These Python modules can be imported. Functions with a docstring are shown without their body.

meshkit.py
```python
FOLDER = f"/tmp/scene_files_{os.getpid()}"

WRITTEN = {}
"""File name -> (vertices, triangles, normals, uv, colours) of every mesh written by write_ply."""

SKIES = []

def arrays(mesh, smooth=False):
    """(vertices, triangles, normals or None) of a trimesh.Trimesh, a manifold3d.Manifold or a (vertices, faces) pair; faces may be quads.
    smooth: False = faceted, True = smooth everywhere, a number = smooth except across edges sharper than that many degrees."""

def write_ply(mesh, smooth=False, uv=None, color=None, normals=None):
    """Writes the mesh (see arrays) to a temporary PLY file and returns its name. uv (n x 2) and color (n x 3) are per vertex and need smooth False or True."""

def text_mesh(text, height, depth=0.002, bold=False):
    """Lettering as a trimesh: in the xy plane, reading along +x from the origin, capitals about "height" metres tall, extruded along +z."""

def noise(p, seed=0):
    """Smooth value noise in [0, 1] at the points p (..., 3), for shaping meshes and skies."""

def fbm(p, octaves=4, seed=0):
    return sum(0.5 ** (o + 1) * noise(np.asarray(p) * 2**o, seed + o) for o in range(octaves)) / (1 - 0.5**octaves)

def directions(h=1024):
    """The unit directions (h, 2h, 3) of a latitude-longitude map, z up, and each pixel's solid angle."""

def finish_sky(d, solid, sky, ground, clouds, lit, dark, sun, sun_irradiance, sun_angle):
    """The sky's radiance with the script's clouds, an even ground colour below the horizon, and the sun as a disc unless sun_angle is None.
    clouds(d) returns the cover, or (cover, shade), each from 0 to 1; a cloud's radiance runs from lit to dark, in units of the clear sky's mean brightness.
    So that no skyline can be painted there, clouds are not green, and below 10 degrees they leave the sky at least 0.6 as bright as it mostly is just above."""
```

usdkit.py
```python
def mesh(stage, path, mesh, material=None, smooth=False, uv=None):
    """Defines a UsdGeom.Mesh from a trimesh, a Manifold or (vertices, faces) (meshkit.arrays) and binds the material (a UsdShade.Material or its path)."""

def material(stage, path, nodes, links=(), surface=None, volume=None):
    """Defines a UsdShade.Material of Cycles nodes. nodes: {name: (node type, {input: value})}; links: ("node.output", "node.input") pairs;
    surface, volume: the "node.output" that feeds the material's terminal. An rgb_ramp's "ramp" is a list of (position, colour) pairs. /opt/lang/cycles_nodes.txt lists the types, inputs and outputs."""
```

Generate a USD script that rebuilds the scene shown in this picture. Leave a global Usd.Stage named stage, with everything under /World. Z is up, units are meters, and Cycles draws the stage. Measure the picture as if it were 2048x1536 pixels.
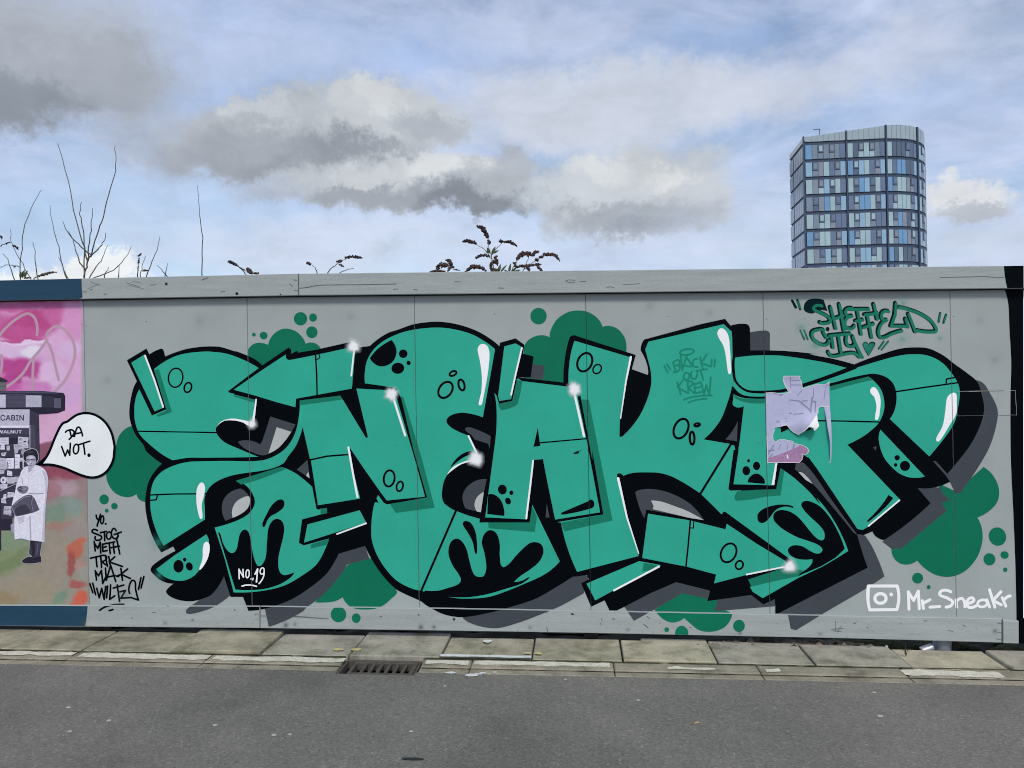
import math, random
import numpy as np
import trimesh
from shapely.geometry import Polygon, LineString, Point, MultiPolygon, box as sbox
from shapely.ops import unary_union
from shapely import affinity
import usdkit, meshkit
from pxr import Usd, UsdGeom, UsdLux, UsdShade, Gf, Sdf, Vt

stage = Usd.Stage.CreateInMemory()
UsdGeom.SetStageUpAxis(stage, UsdGeom.Tokens.z)
UsdGeom.SetStageMetersPerUnit(stage, 1.0)
UsdGeom.Xform.Define(stage, '/World')
UsdGeom.Scope.Define(stage, '/World/Looks')

# ------------------------------------------------------------------ camera
YAW, PITCH, ROLL, DIST, EYE, FPX = -0.07265, 0.00329, 0.01837, 5.5737, 1.797, 1590.0
SLOPE = -0.01327                      # the street falls gently to the right
EXPOSURE = 0.50
_F = np.array([math.sin(YAW) * math.cos(PITCH), math.cos(YAW) * math.cos(PITCH), math.sin(PITCH)])
_R0 = np.array([math.cos(YAW), -math.sin(YAW), 0.0])
_U0 = np.cross(_R0, _F)
_R = math.cos(ROLL) * _R0 - math.sin(ROLL) * _U0
_U = math.cos(ROLL) * _U0 + math.sin(ROLL) * _R0
CAM = np.array([0.0, -DIST, EYE])
cam = UsdGeom.Camera.Define(stage, '/World/camera')
m = np.eye(4); m[0, :3], m[1, :3], m[2, :3], m[3, :3] = _R, _U, -_F, CAM
cam.AddTransformOp().Set(Gf.Matrix4d(*m.ravel().tolist()))
cam.CreateHorizontalApertureAttr(36.0)
cam.CreateVerticalApertureAttr(27.0)
cam.CreateFocalLengthAttr(36.0 * FPX / 2048)
cam.CreateClippingRangeAttr(Gf.Vec2f(0.05, 5000))
cam.CreateExposureAttr(EXPOSURE)

def ray(px, py):
    px, py = np.asarray(px, float), np.asarray(py, float)
    return _F + ((px - 1024) / FPX)[..., None] * _R + ((768 - py) / FPX)[..., None] * _U
def on_wall(px, py, y=0.0):
    """Surveyed point of the hoarding: photo position -> world, on the upright plane at y."""
    d = ray(px, py); t = (y - CAM[1]) / d[..., 1]
    p = CAM + d * t[..., None]
    p[..., 1] = y
    return p
def on_ground(px, py, h=0.0):
    d = ray(px, py); t = (h - EYE) / (d[..., 2] - SLOPE * d[..., 0])
    return CAM + d * t[..., None]
def gz(x, h=0.0):
    return SLOPE * x + h

def lin(r, g, b):
    c = np.array([r, g, b], float) / 255
    return np.where(c < 0.04045, c / 12.92, ((c + 0.055) / 1.055) ** 2.4)

# ------------------------------------------------------------------ sky and sun
SKY = 0.10
TO_SUN = np.array([0.22, -0.72, 0.85]); TO_SUN /= np.linalg.norm(TO_SUN)
SUN_I, SUN_ANGLE = 0.40, 12.0
def build_sky():
    dirs = lambda px, py: (lambda v: v / np.linalg.norm(v))(ray(px, py))
    N = {'tc': ('texture_coordinate', {}),
         'sky': ('sky_texture', {'sky_type': 'single_scattering', 'sun_disc': False, 'sun_elevation': float(math.asin(TO_SUN[2])),
                                 'sun_rotation': float(math.atan2(TO_SUN[0], TO_SUN[1])), 'altitude': 100.0, 'air_density': 1.0, 'aerosol_density': 1.0, 'ozone_density': 1.0}),
         'n1': ('noise_texture', {'scale': 8.5, 'detail': 12.0, 'roughness': 0.72}),
         'n1s': ('vector_math', {'math_type': 'subtract', 'vector2': (0.5, 0.5, 0.5)}),
         'n1m': ('vector_math', {'math_type': 'multiply', 'vector2': (0.19, 0.19, 0.14)}),
         'dd': ('vector_math', {'math_type': 'add'}),
         # high thin veil, on a cloud plane
         'sep': ('separate_xyz', {}),
         'zz': ('math', {'math_type': 'add', 'value2': 0.16}),
         'zc': ('math', {'math_type': 'maximum', 'value2': 0.06}),
         'ux': ('math', {'math_type': 'divide'}), 'uy': ('math', {'math_type': 'divide'}),
         'pl': ('combine_xyz', {}),
         'n2': ('noise_texture', {'scale': 2.3, 'detail': 10.0, 'roughness': 0.62, 'distortion': 0.5}),
         'vr': ('rgb_ramp', {'ramp': [(0.0, (0.12,) * 3), (0.36, (0.2,) * 3), (0.50, (.62,) * 3), (0.64, (0.96,) * 3), (1.0, (1.0,) * 3)]}),
         'zr': ('map_range', {'from_min': 0.0, 'from_max': 0.5, 'to_min': 1.0, 'to_max': 0.82}),
         'vm': ('math', {'math_type': 'multiply', 'use_clamp': True}),
         'm0': ('mix', {'mix_type': 'mix', 'color2': (0, 0, 0)}),
         'bg': ('background_shader', {'strength': SKY})}
    Lk = [('tc.generated', 'n1.vector'), ('n1.color', 'n1s.vector1'), ('n1s.vector', 'n1m.vector1'), ('tc.generated', 'dd.vector1'), ('n1m.vector', 'dd.vector2'),
          ('tc.generated', 'sep.vector'), ('sep.z', 'zz.value1'), ('zz.value', 'zc.value1'), ('sep.x', 'ux.value1'), ('zc.value', 'ux.value2'), ('sep.y', 'uy.value1'), ('zc.value', 'uy.value2'),
          ('ux.value', 'pl.x'), ('uy.value', 'pl.y'), ('pl.vector', 'n2.vector'), ('n2.fac', 'vr.fac'), ('sep.z', 'zr.value'), ('vr.color', 'vm.value1'), ('zr.result', 'vm.value2'), ('vm.value', 'm0.fac'), ('sky.color', 'm0.color1')]
    g = 1.0 / (SKY * 2 ** EXPOSURE)
    veil = lin(206, 216, 243) * g
    N['m0'][1]['color2'] = tuple(veil)
    last = 'm0.color'
    for i, (px, py, rx, ry, col, op, soft) in enumerate(CLOUDS):
        c = dirs(px, py); soft *= .78 if op > .84 else .9
        a, b = rx / FPX, ry / FPX
        N[f's{i}'] = ('vector_math', {'math_type': 'subtract', 'vector2': tuple(c)})
        N[f'k{i}'] = ('vector_math', {'math_type': 'multiply', 'vector2': (1 / a, 1 / a, 1 / b)})
        N[f'l{i}'] = ('vector_math', {'math_type': 'length'})
        N[f'r{i}'] = ('map_range', {'range_type': 'smoothstep', 'from_min': 1.0 + soft * 0.5, 'from_max': 1.0 - soft, 'to_min': 0.0, 'to_max': op})
        N[f'x{i}'] = ('mix', {'mix_type': 'mix', 'color2': tuple(lin(*col) * g)})
        Lk += [('dd.vector', f's{i}.vector1'), (f's{i}.vector', f'k{i}.vector1'), (f'k{i}.vector', f'l{i}.vector1'), (f'l{i}.value', f'r{i}.value'), (f'r{i}.result', f'x{i}.fac'), (last, f'x{i}.color1')]
        last = f'x{i}.color'
    N['n3'] = ('noise_texture', {'scale': 13.0, 'detail': 9.0, 'roughness': 0.62, 'distortion': 0.3})
    N['n3r'] = ('rgb_ramp', {'ramp': [(0.25, (.88,) * 3), (0.5, (1.0,) * 3), (0.75, (1.09,) * 3)]})
    N['fin'] = ('mix', {'mix_type': 'multiply', 'fac': 1.0})
    N['st'] = ('vector_math', {'math_type': 'multiply', 'vector2': (1.0, 1.0, 2.2)})
    Lk += [('tc.generated', 'st.vector1'), ('st.vector', 'n3.vector'), ('n3.fac', 'n3r.fac'), (last, 'fin.color1'), ('n3r.color', 'fin.color2')]
    last = 'fin.color'
    Lk.append((last, 'bg.color'))
    usdkit.material(stage, '/World/Looks/sky', N, Lk, surface='bg.background')
    d = UsdLux.DomeLight.Define(stage, '/World/sky')
    UsdShade.MaterialBindingAPI.Apply(d.GetPrim()).Bind(UsdShade.Material.Get(stage, '/World/Looks/sky'))
    d.GetPrim().SetCustomDataByKey('kind', 'structure')
    s = UsdLux.DistantLight.Define(stage, '/World/sun')
    s.CreateIntensityAttr(SUN_I); s.CreateAngleAttr(SUN_ANGLE); s.CreateNormalizeAttr(True) if hasattr(s, 'CreateNormalizeAttr') else None
    s.CreateColorAttr(Gf.Vec3f(1.0, 0.95, 0.87))
    z = TO_SUN; x = np.cross([0, 0, 1.0], z); x /= np.linalg.norm(x); y = np.cross(z, x)
    mm = np.eye(4); mm[0, :3], mm[1, :3], mm[2, :3] = x, y, z
    s.AddTransformOp().Set(Gf.Matrix4d(*mm.ravel().tolist()))

# (photo x, y, half width, half height, colour, opacity, softness): cumulus and their grey bases, back to front
CLOUDS = [
    (330, 130, 330, 110, (155, 186, 232), .5, .9), (250, 420, 330, 90, (183, 208, 238), .7, .9), (820, 110, 230, 60, (155, 185, 232), .55, .9), (1430, 90, 190, 50, (157, 186, 230), .5, .9), (1780, 220, 170, 50, (173, 198, 236), .4, .9),
    (1250, 215, 380, 85, (208, 214, 225), .8, .5), (1000, 60, 300, 50, (198, 209, 235), .5, .9), (1800, 110, 260, 60, (206, 213, 229), .5, .9), (560, 120, 200, 50, (198, 209, 233), .5, .9),
    (60, 90, 250, 110, (182, 188, 199), .9, .7), (100, 175, 190, 75, (164, 171, 182), .85, .7), (40, 205, 110, 45, (140, 148, 159), .85, .7), (230, 130, 90, 50, (164, 171, 182), .8, .7), (60, 60, 120, 40, (174, 181, 193), .7, .8),
    (330, 290, 120, 50, (176, 184, 199), .7, .8),
    (470, 270, 130, 70, (176, 182, 191), .92, .5), (640, 265, 210, 74, (184, 190, 197), .97, .35), (780, 235, 140, 66, (198, 204, 210), .97, .35), (770, 195, 66, 30, (214, 218, 222), .85, .7), (520, 215, 70, 26, (200, 206, 213), .85, .6), (860, 250, 60, 30, (174, 180, 190), .8, .6),
    (560, 300, 200, 42, (164, 170, 180), .85, .7), (720, 305, 140, 32, (148, 155, 165), .9, .7), (430, 310, 110, 32, (166, 173, 184), .8, .7), (610, 330, 160, 24, (148, 155, 165), .8, .8),
    (820, 365, 275, 60, (192, 198, 205), .97, .35), (880, 335, 88, 33, (220, 224, 227), .9, .7), (720, 350, 80, 28, (206, 211, 217), .9, .6), (1010, 335, 75, 36, (180, 186, 195), .85, .6),
    (860, 400, 230, 34, (160, 166, 176), .9, .7), (960, 408, 120, 24, (136, 143, 153), .9, .7), (700, 390, 130, 22, (160, 167, 177), .85, .7), (540, 375, 90, 22, (180, 188, 201), .7, .8),
    (1255, 388, 205, 88, (200, 206, 213), .97, .35), (1390, 410, 75, 40, (202, 208, 215), .9, .5), (1190, 330, 66, 28, (220, 224, 227), .85, .7), (1330, 352, 52, 24, (228, 231, 232), .85, .75), (1260, 350, 90, 24, (210, 215, 220), .7, .8), (1370, 400, 85, 36, (204, 209, 216), .8, .6), (1140, 395, 70, 40, (204, 210, 218), .8, .6),
    (1265, 435, 185, 42, (164, 171, 180), .9, .6), (1290, 455, 115, 24, (144, 151, 162), .9, .7), (1180, 425, 70, 22, (170, 177, 187), .8, .7),
    (700, 500, 460, 66, (210, 221, 239), .7, .8), (1500, 480, 320, 90, (206, 216, 235), .6, .8), (800, 500, 45, 20, (182, 195, 213), .5, .9),
    (1915, 382, 78, 38, (224, 227, 231), .95, .5), (1925, 408, 70, 20, (182, 189, 199), .85, .6), (1960, 480, 120, 40, (204, 211, 227), .6, .8),
    (180, 543, 110, 32, (238, 242, 244), .97, .4), (20, 548, 50, 26, (238, 242, 245), .97, .4), (230, 558, 70, 25, (238, 242, 245), .95, .4),
]
build_sky()
# ------------------------------------------------------------------ painted artwork, surveyed in photo units
CROP = {'g': (0, 0, 1), 'c1': (0, 540, 4), 'c2': (0, 880, 4), 'c3': (400, 640, 5.12), 'c4': (400, 920, 5.12), 'c5': (700, 620, 5.12), 'c6': (700, 900, 5.12),
        'c7': (1000, 620, 5.12), 'c8': (1000, 900, 5.12), 'c9': (1240, 620, 5.12), 'c10': (1240, 900, 5.12), 'c11': (1500, 680, 3.737), 'c12': (1500, 920, 3.737),
        'c13': (1560, 580, 5.12), 'b4': (420, 1100, 3.413), 'b5': (1160, 1080, 4.267), 'b6': (560, 1210, 3.413), 'z1': (0, 740, 10.24), 'z2': (0, 850, 8.533), 'z3': (0, 1000, 6.827),
        'q8': (1510, 740, 7.68), 'q7': (480, 530, 2.56), 'e6': (1880, 520, 5.12), 'tw': (1560, 230, 4.8), 'p2': (0, 270, 4.876), 'p3': (440, 430, 2.926), 'k4': (0, 1200, 3.413), 'k6': (1100, 1210, 3.413), 'k7': (1500, 1200, 3.737)}
def pts(s, closed=True, n=10):
    """'c1: 10,20 30,40~ ...' -> points; ~ marks a point the outline passes smoothly."""
    P, S, o = [], [], CROP['g']
    for tok in s.split():
        if tok.endswith(':'):
            o = CROP[tok[:-1]]; continue
        sm = tok.endswith('~'); x, y = tok.rstrip('~').split(',')
        P.append((float(x) / o[2] + o[0], float(y) / o[2] + o[1])); S.append(sm)
    P = np.array(P); k = len(P); out = []
    def tan(i, other):
        if S[i] and (closed or 0 < i < k - 1):
            a, b, c = P[(i - 1) % k], P[i], P[(i + 1) % k]
            d = c - a; l = np.linalg.norm(d)
            return d / max(l, 1e-9)
        return None
    for i in range(k if closed else k - 1):
        j = (i + 1) % k
        if not S[i] and not S[j]:
            out.append(P[i]); continue
        L = np.linalg.norm(P[j] - P[i]); c = (P[j] - P[i])
        t0, t1 = tan(i, j), tan(j, i)
        t0 = t0 * L if t0 is not None else (2 * c - t1 * L) if t1 is not None else c
        t1 = t1 * L if t1 is not None else (2 * c - t0)
        for q in range(n):
            u = q / n; h = (2 * u**3 - 3 * u**2 + 1, u**3 - 2 * u**2 + u, -2 * u**3 + 3 * u**2, u**3 - u**2)
            out.append(h[0] * P[i] + h[1] * t0 + h[2] * P[j] + h[3] * t1)
    if not closed:
        out.append(P[-1])
    return np.array(out)
def poly(s):
    p = Polygon(pts(s))
    return p if p.is_valid else p.buffer(0)
def stroke(s, w, n=10):
    return LineString(pts(s, False, n)).buffer(w / 2, quad_segs=4)
def taper(s, w0, w1):
    p = pts(s, False); l = np.linspace(0, 1, len(p)); k = []
    for i in range(len(p) - 1):
        a, b = w0 + (w1 - w0) * l[i], w0 + (w1 - w0) * l[i + 1]
        k.append(Point(p[i]).buffer(a / 2, quad_segs=4).union(Point(p[i + 1]).buffer(b / 2, quad_segs=4)).convex_hull)
    return unary_union(k)
def strokes(c, w, items):
    return unary_union([stroke(c + ': ' + s, w) for s in items])
def ell(c, x, y, rx, ry, tilt=0, w=0):
    o = CROP[c]; p = affinity.scale(Point(0, 0).buffer(1, quad_segs=10), rx / o[2], ry / o[2]); p = affinity.translate(affinity.rotate(p, tilt, origin=(0, 0)), x / o[2] + o[0], y / o[2] + o[1])
    return p.buffer(w / o[2] / 2).difference(p.buffer(-w / o[2] / 2)) if w else p
def ellstroke(c, x, y, rx, ry, tilt, w):
    return ell(c, x, y, rx - w / 2, ry - w / 2, tilt, w)

ART = []      # (part, sub-part or None, paint, shape), first laid first
def art(part, sub, paint, *shapes):
    ART.append((part, sub, paint, unary_union(list(shapes))))

# --- far left: the painted neighbour's scribble, the pasted kiosk is separate
art('scribbled_heart', None, 'olive_line', strokes('c1', 5.5, ['0,520~ 60,450~ 150,380~ 230,350~ 285,400~ 295,520~', '370,520~ 400,480~ 450,450~ 520,480~ 580,560~ 600,660~ 580,760~ 520,880~ 430,980~ 300,1085~',
    '375,560~ 320,640~ 250,720~ 180,830~ 60,930~', '270,700~ 262,850~ 262,1080~', '375,570~ 410,640~ 440,760~ 470,880~', '10,680~ 15,760~ 0,830~']))
# --- bubble clouds
def bub(*sh): art('bubble_cloud', None, 'deep_green', *sh)
bub(poly('c1: 1045,1250 990,1280~ 945,1340~ 925,1420~ 890,1530~ c2: 850,270~ 870,360~ 930,430~ 1020,457~ 1092,432 1120,480~ 1185,495 g: 330,960 330,880 275,850'))
bub(poly('c3: 490,370 495,300~ 550,245~ 620,234~ 697,255 740,160~ 820,100~ 890,88~ 980,115~ 1050,180~ 1082,243 1140,230~ 1200,250~ 1240,300 1240,420 700,560 500,440'))
bub(poly('c7: 245,380 300,300~ 410,258~ 512,280 515,220~ 580,100~ 690,25~ 790,5~ 900,20~ 1000,85~ 1050,172 1120,163~ 1200,190~ 1270,270~ 1295,360~ 1290,440 1290,560 700,760 240,760'))
bub(poly('b4: 940,100 1095,55 1275,280~ 1235,335~ 1160,390~ 1070,406~ 965,390~ 905,322 850,350~ 780,358~ 715,357 840,230'))
bub(poly('b5: 870,440 1090,480 1200,510 1150,600 1290,622~ 1285,680~ 1225,750~ 1120,783~ 1020,770~ 950,720~ 890,665 840,695~ 780,703~ 710,675~ 635,595 760,520'))
bub(poly('c12: 1420,180 1540,235 1745,52 1820,120~ 1862,230~ 1835,335~ 1700,430 1735,520~ 1735,620~ 1690,740~ 1600,835~ 1490,873~ 1370,850~ 1250,752 1165,782~ 1090,750~ 1056,665 1130,640 1440,380'))
for c, x, y, rx, ry, t in [('q7', 310, 275, 34, 34, 0), ('q7', 374, 269, 20, 21, 0), ('q7', 368, 344, 29, 30, 0), ('q7', 121, 361, 20, 19, 20), ('q7', 71, 356, 9.5, 9.5, 0), ('c7', 395, 62, 84, 84, 0),
                           ('c2', 833, 475, 38, 39, 0), ('c2', 915, 529, 26, 26, 0), ('c2', 854, 565, 15, 16, 0), ('b4', 877, 440, 53, 53, 0), ('b4', 998, 465, 30, 33, 0),
                           ('b5', 740, 765, 20, 21, 0), ('b5', 868, 800, 57, 68, 0), ('b5', 1357, 733, 50, 52, 0), ('c12', 1850, 572, 64, 70, -25), ('c12', 1790, 742, 44, 46, -20), ('c12', 1903, 710, 31, 28, 20), ('c12', 1908, 820, 16, 17, 0), ('c12', 1253, 883, 41, 40, 0), ('c12', 1336, 950, 14, 15, 0)]:
    art('bubble_dot', None, 'deep_green', ell(c, x, y, rx, ry, t))
# --- dark grey cast blocks behind the lettering
def gry(*sh): art('grey_drop_shadow', None, 'slate', *sh)
gry(poly('c2: 1790,1070 1850,1235 1720,1330~ 1600,1375~ 1500,1390~ 1490,1360~ 1580,1290~ 1690,1200'))
gry(poly('c4: 1390,960 1690,878 1735,1012 1505,1070 1430,1190~ 1260,1380~ 1080,1520~ b4: 640,415 412,522~ 395,495 372,390 500,330'))
gry(poly('b6: 1240,60 1260,100~ 1330,135~ 1420,156~ 1500,156~ 1600,130~ 1740,80~ 1920,5 c8: 855,1470 912,1290 760,1270 400,1400'))
gry(poly('b5: 820,360 1110,432 1088,502 870,455 640,590 460,690 380,570 400,520'))
gry(poly('b5: 1145,608 1180,490 1460,460 1565,540 1670,480 1670,565'))
gry(poly('c12: 790,540 860,565 930,680~ 1005,870 870,960 560,1140 345,1272 305,1262 285,1160 185,1150 195,1000 700,800'))
gry(poly('c11: 1680,300 1740,320~ 1790,390~ 1850,520~ 1840,640~ 1790,800~ 1700,960~ 1570,1145 1535,1145 1500,1070 1440,1000 1600,700'))
gry(poly('c12: 1230,205 1410,205 1420,190 1440,250 1495,300 1430,318 1445,345 1470,380 1130,662 1060,665 990,610 1300,300'))
gry(poly('c9: 1320,232 1480,210~ 1525,225~ 1535,262 1535,425 1320,425'))
gry(poly('c7: 320,552 458,572 437,715 300,700'))
# --- the black outline and block mass
BLACK = poly('''c1: 1015,722 1172,628 1195,675 1285,630~ 1308,640 1322,692 1400,660~ 1500,630~ 1640,612~ 1760,615~ 1880,645~ c3: 200,272~ 340,310~ 450,350~ 560,400~ 637,465
 800,358 905,283 932,300 932,348 1000,312 1002,352 1240,292 1570,218 1605,222~ 1625,282 1740,265 1830,190~ 1930,130~ c5: 480,205~ 655,145~ 860,120~ 1000,128~ 1150,160~ 1300,215~ 1430,290~ 1532,372 1535,335 1695,290 1785,355 1773,447 1880,475 1850,690
 c7: 180,690 650,742 652,600~ 680,400~ 712,285 745,260~ 790,268 1390,460 1350,606 1515,665 1515,600~ 1490,510~ 1440,412 1465,318~ 1510,293 2048,148 c9: 600,195 1075,90 1132,160 1290,143~ 1330,185 1335,415 1480,413~ 1700,420~ 2048,455~
 c11: 450,105~ 620,140~ 780,182 870,145~ 1000,100~ 1120,65~ 1220,55~ 1330,62~ 1440,112~ 1530,180~ 1620,245~ 1700,315~ 1735,420~ 1750,520~ 1720,640~ 1650,780~ 1560,900~ 1475,1000 1392,908 1368,905 1462,1010 1495,1060 1440,1085 1340,1108~ 1252,1105 1350,1220 1010,1490~ 950,1475~ 915,1430 850,1458 800,1450
 c12: 840,690~ 880,805 195,1155 185,1040 100,1080 b5: 1460,470 1085,522 1110,432 820,360 600,455 380,570 300,608 255,608 210,515 95,570 10,370 75,335 60,300 c8: 740,1300 600,1390~ 360,1525~ 100,1610~ b4: 1900,430~ 1730,458~ 1600,440~ 1480,380~ 1440,350~ 1330,300~ 1260,260~ 1160,150~ 1075,10
 c4: 1690,880 1420,960 1390,1020~ 1300,1160~ 1150,1290~ 950,1420~ 750,1500~ b4: 340,408~ 262,415 225,320 140,320 c4: 245,1190 c2: 1700,1230~ 1620,1270~ 1520,1290~ 1400,1270~ 1330,1220~ 1350,1180~ 1390,1150 1300,1130~ 1235,1080~ 1205,1035~ 1250,980~ 1403,887 1385,852 1290,900 1265,860
 1200,720~ 1165,560~ 1165,440~ 1200,310~ 1295,190 1170,90~ c1: 1150,1405~ 1080,1310~ 1040,1200~ 1035,1110~ 1062,960~ 1095,890''')
art('black_outline', None, 'black', BLACK)
# greys and bare boarding showing through the gaps in the letters
art('grey_drop_shadow', None, 'slate', poly('c4: 262,622 225,520~ 240,410~ 310,330~ 415,292 455,315~ 500,368 400,410~ 345,490~ 335,592'),
    poly('c3: 388,1248 450,1232~ 540,1240~ 615,1275 640,1235 720,988 978,1070 935,1145 700,1370 640,1385~ 560,1365~ 450,1310~'), poly('c4: 1100,0 990,98 1085,160 1122,188 1108,60'),
    poly('c5: 1180,1215~ 1215,1200~ 1300,1225~ 1440,1290 1432,1425 1415,1370 1275,1325 1240,1275 1190,1240~'), poly('c6: 1185,600 1152,490~ 1175,410~ 1230,350~ 1310,307~ 1400,297 1372,430 1340,640'),
    poly('c8: 478,550 507,690 468,690'), poly('c10: 155,430 220,405~ 330,400~ 480,430~ 640,500~ 760,590~ 858,718 270,610 248,698 200,590~'), poly('c9: 1205,1138 1198,1345 1078,1325 1150,1240~'),
    poly('c12: 335,70 345,15 400,20 480,110~ 600,285~ 720,450~ 805,560 775,545 740,500~ 600,330~ 470,180~'), poly('c11: 920,802 945,795 940,826'), poly('c11: 1368,906 1392,909 1475,1000 1460,1008'))
art('bare_gap', None, 'wallgrey', poly('c4: 335,592 330,510~ 370,430~ 445,382~ 500,370 513,420~ 490,490~ 430,545~'), poly('c3: 785,1098 935,1145 860,1250~ 790,1320~ 700,1368'), poly('c4: 1085,160 1112,120 1122,188'),
    poly('c6: 1370,430 1300,485~ 1275,560~ 1288,610~ 1305,632 1340,637'), poly('c10: 318,518 420,528~ 560,575~ 700,630~ 858,718 710,695 335,605 345,575'), poly('c12: 363,92 390,95~ 430,130~ 467,178 415,148'))
# --- letter S (with its swoosh)
def L1(part, sh): art(part, None, 'mint', *sh)
def shade(part, *sh): art(part, 'inner_shadow', 'jade', *sh)
def ink(part, *sh): art(part, 'ink_detail', 'black', *sh)
def shine(part, *sh): art(part, 'white_highlight', 'white', *sh)
S = 'letter_s'
L1(S, [poly('c1: 1225,800 1330,725~ 1450,675~ 1640,652~ 1740,658~ c3: 150,324~ 300,352~ 450,410~ 540,455~ 612,500 345,725 350,765 560,815 530,1070 490,1052 400,1025~ 300,1020~ 220,1045~ 165,1105~ 175,1170~ 250,1250~ 400,1320~ 600,1402 300,1408 0,1411 c2: 1500,143~ 1420,155~ 1383,162 1290,110~ 1180,20~ c1: 1115,1310~ 1080,1210~ 1075,1100~ 1090,1010~ 1115,955 1215,1165'),
    poly('''c2: 1640,636 1310,845 1255,740~ 1210,590~ 1203,450~ 1230,330~ 1300,250~ 1420,195~ 1550,172~ 2048,172 c3: 500,1450~ 650,1435~ 770,1390~ 880,1310~ 960,1190~ 1005,1040~ 1024,826 1100,818 1130,1440 1052,1095 1020,1200~ 975,1300~ 900,1400~ c4: 855,32~ 740,85~ 600,115~ 450,135~ 320,160~ 180,215~ 90,290~ 45,400~ 50,500~'''),
    poly('c4: 150,692 350,632~ 470,572~ 535,505~ 562,430~ 540,350~ 500,290~ 440,240~ 365,213 560,170~ 720,130~ 835,72 900,95~ 1000,150~ 1148,275 1192,500 1215,510 1235,500 1300,490 1300,540 1045,608 1012,848 1062,875 1320,805 1300,870~ 1200,1060~ 1050,1180~ 850,1290~ 600,1345~ 345,1355 250,1000'),
    poly('c4: 1100,660 1635,515 1703,642 1065,846'), poly('c2: 1250,1033 1400,920 1650,755 1672,820~ 1650,930~ 1600,1030~ 1540,1095~ 1450,1127~ 1350,1110~ 1285,1070~')])
shade(S, poly('c1: 1235,800 1272,795 1375,1137 1265,1175 1250,1160 1325,1125 1325,1095'), poly('c3: 340,768 560,815 545,845 340,780'), poly('c4: 365,213 830,70 880,92 700,165~ 560,215~ 420,250'), poly('c4: 1232,502 1300,490 1302,545 1235,558'), poly('c4: 1140,862 1320,808 1300,868 1130,908'))
art(S, 'ink_detail', 'black', poly('c1: 1015,722 1172,628 1195,675 1330,1115 1215,1165 1095,890'))
L1(S, [poly('c1: 1050,742 1152,678 1310,1100 1237,1132')])
ink(S, ellstroke('c1', 1405, 862, 64, 83, 8, 13), ellstroke('c1', 1503, 940, 36, 47, 18, 15), stroke('c1: 1100,1290 1300,1293 1735,1301', 2.6), stroke('c2: 1200,440 1400,432 1650,430', 3), stroke('c2: 1203,483 1250,478 1258,448', 3),
    ell('c2', 1428, 1010, 41, 51), ell('c2', 1515, 1012, 27, 34, -20), ell('c2', 1477, 957, 14, 16),
    poly('c4: 185,745 203,745~ 240,860~ 290,935~ 335,952~ 372,915~ 390,840~ 410,755~ 455,712~ 500,745~ 525,860~ 545,970~ 570,1050~ 605,1087~ 650,1050~ 675,980~ 685,850~ 700,700~ 740,625~ 790,602~ 842,630~ 862,700~ 850,800~ 820,920~ 800,1040~ 815,1140~ 855,1177~ 910,1170~ 962,1150 955,1175~ 900,1225~ 800,1280~ 650,1322~ 500,1332~ 362,1327'),
    poly('c4: 640,680~ 642,640~ 680,560~ 730,470~ 790,415~ 840,405~ 865,440~ 850,490~ 790,540~ 720,580~ 685,630~ 660,685~'))
art(S, 'ink_detail', 'mint', poly('c4: 150,692 185,745 362,1327 345,1355 250,1000'))
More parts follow.
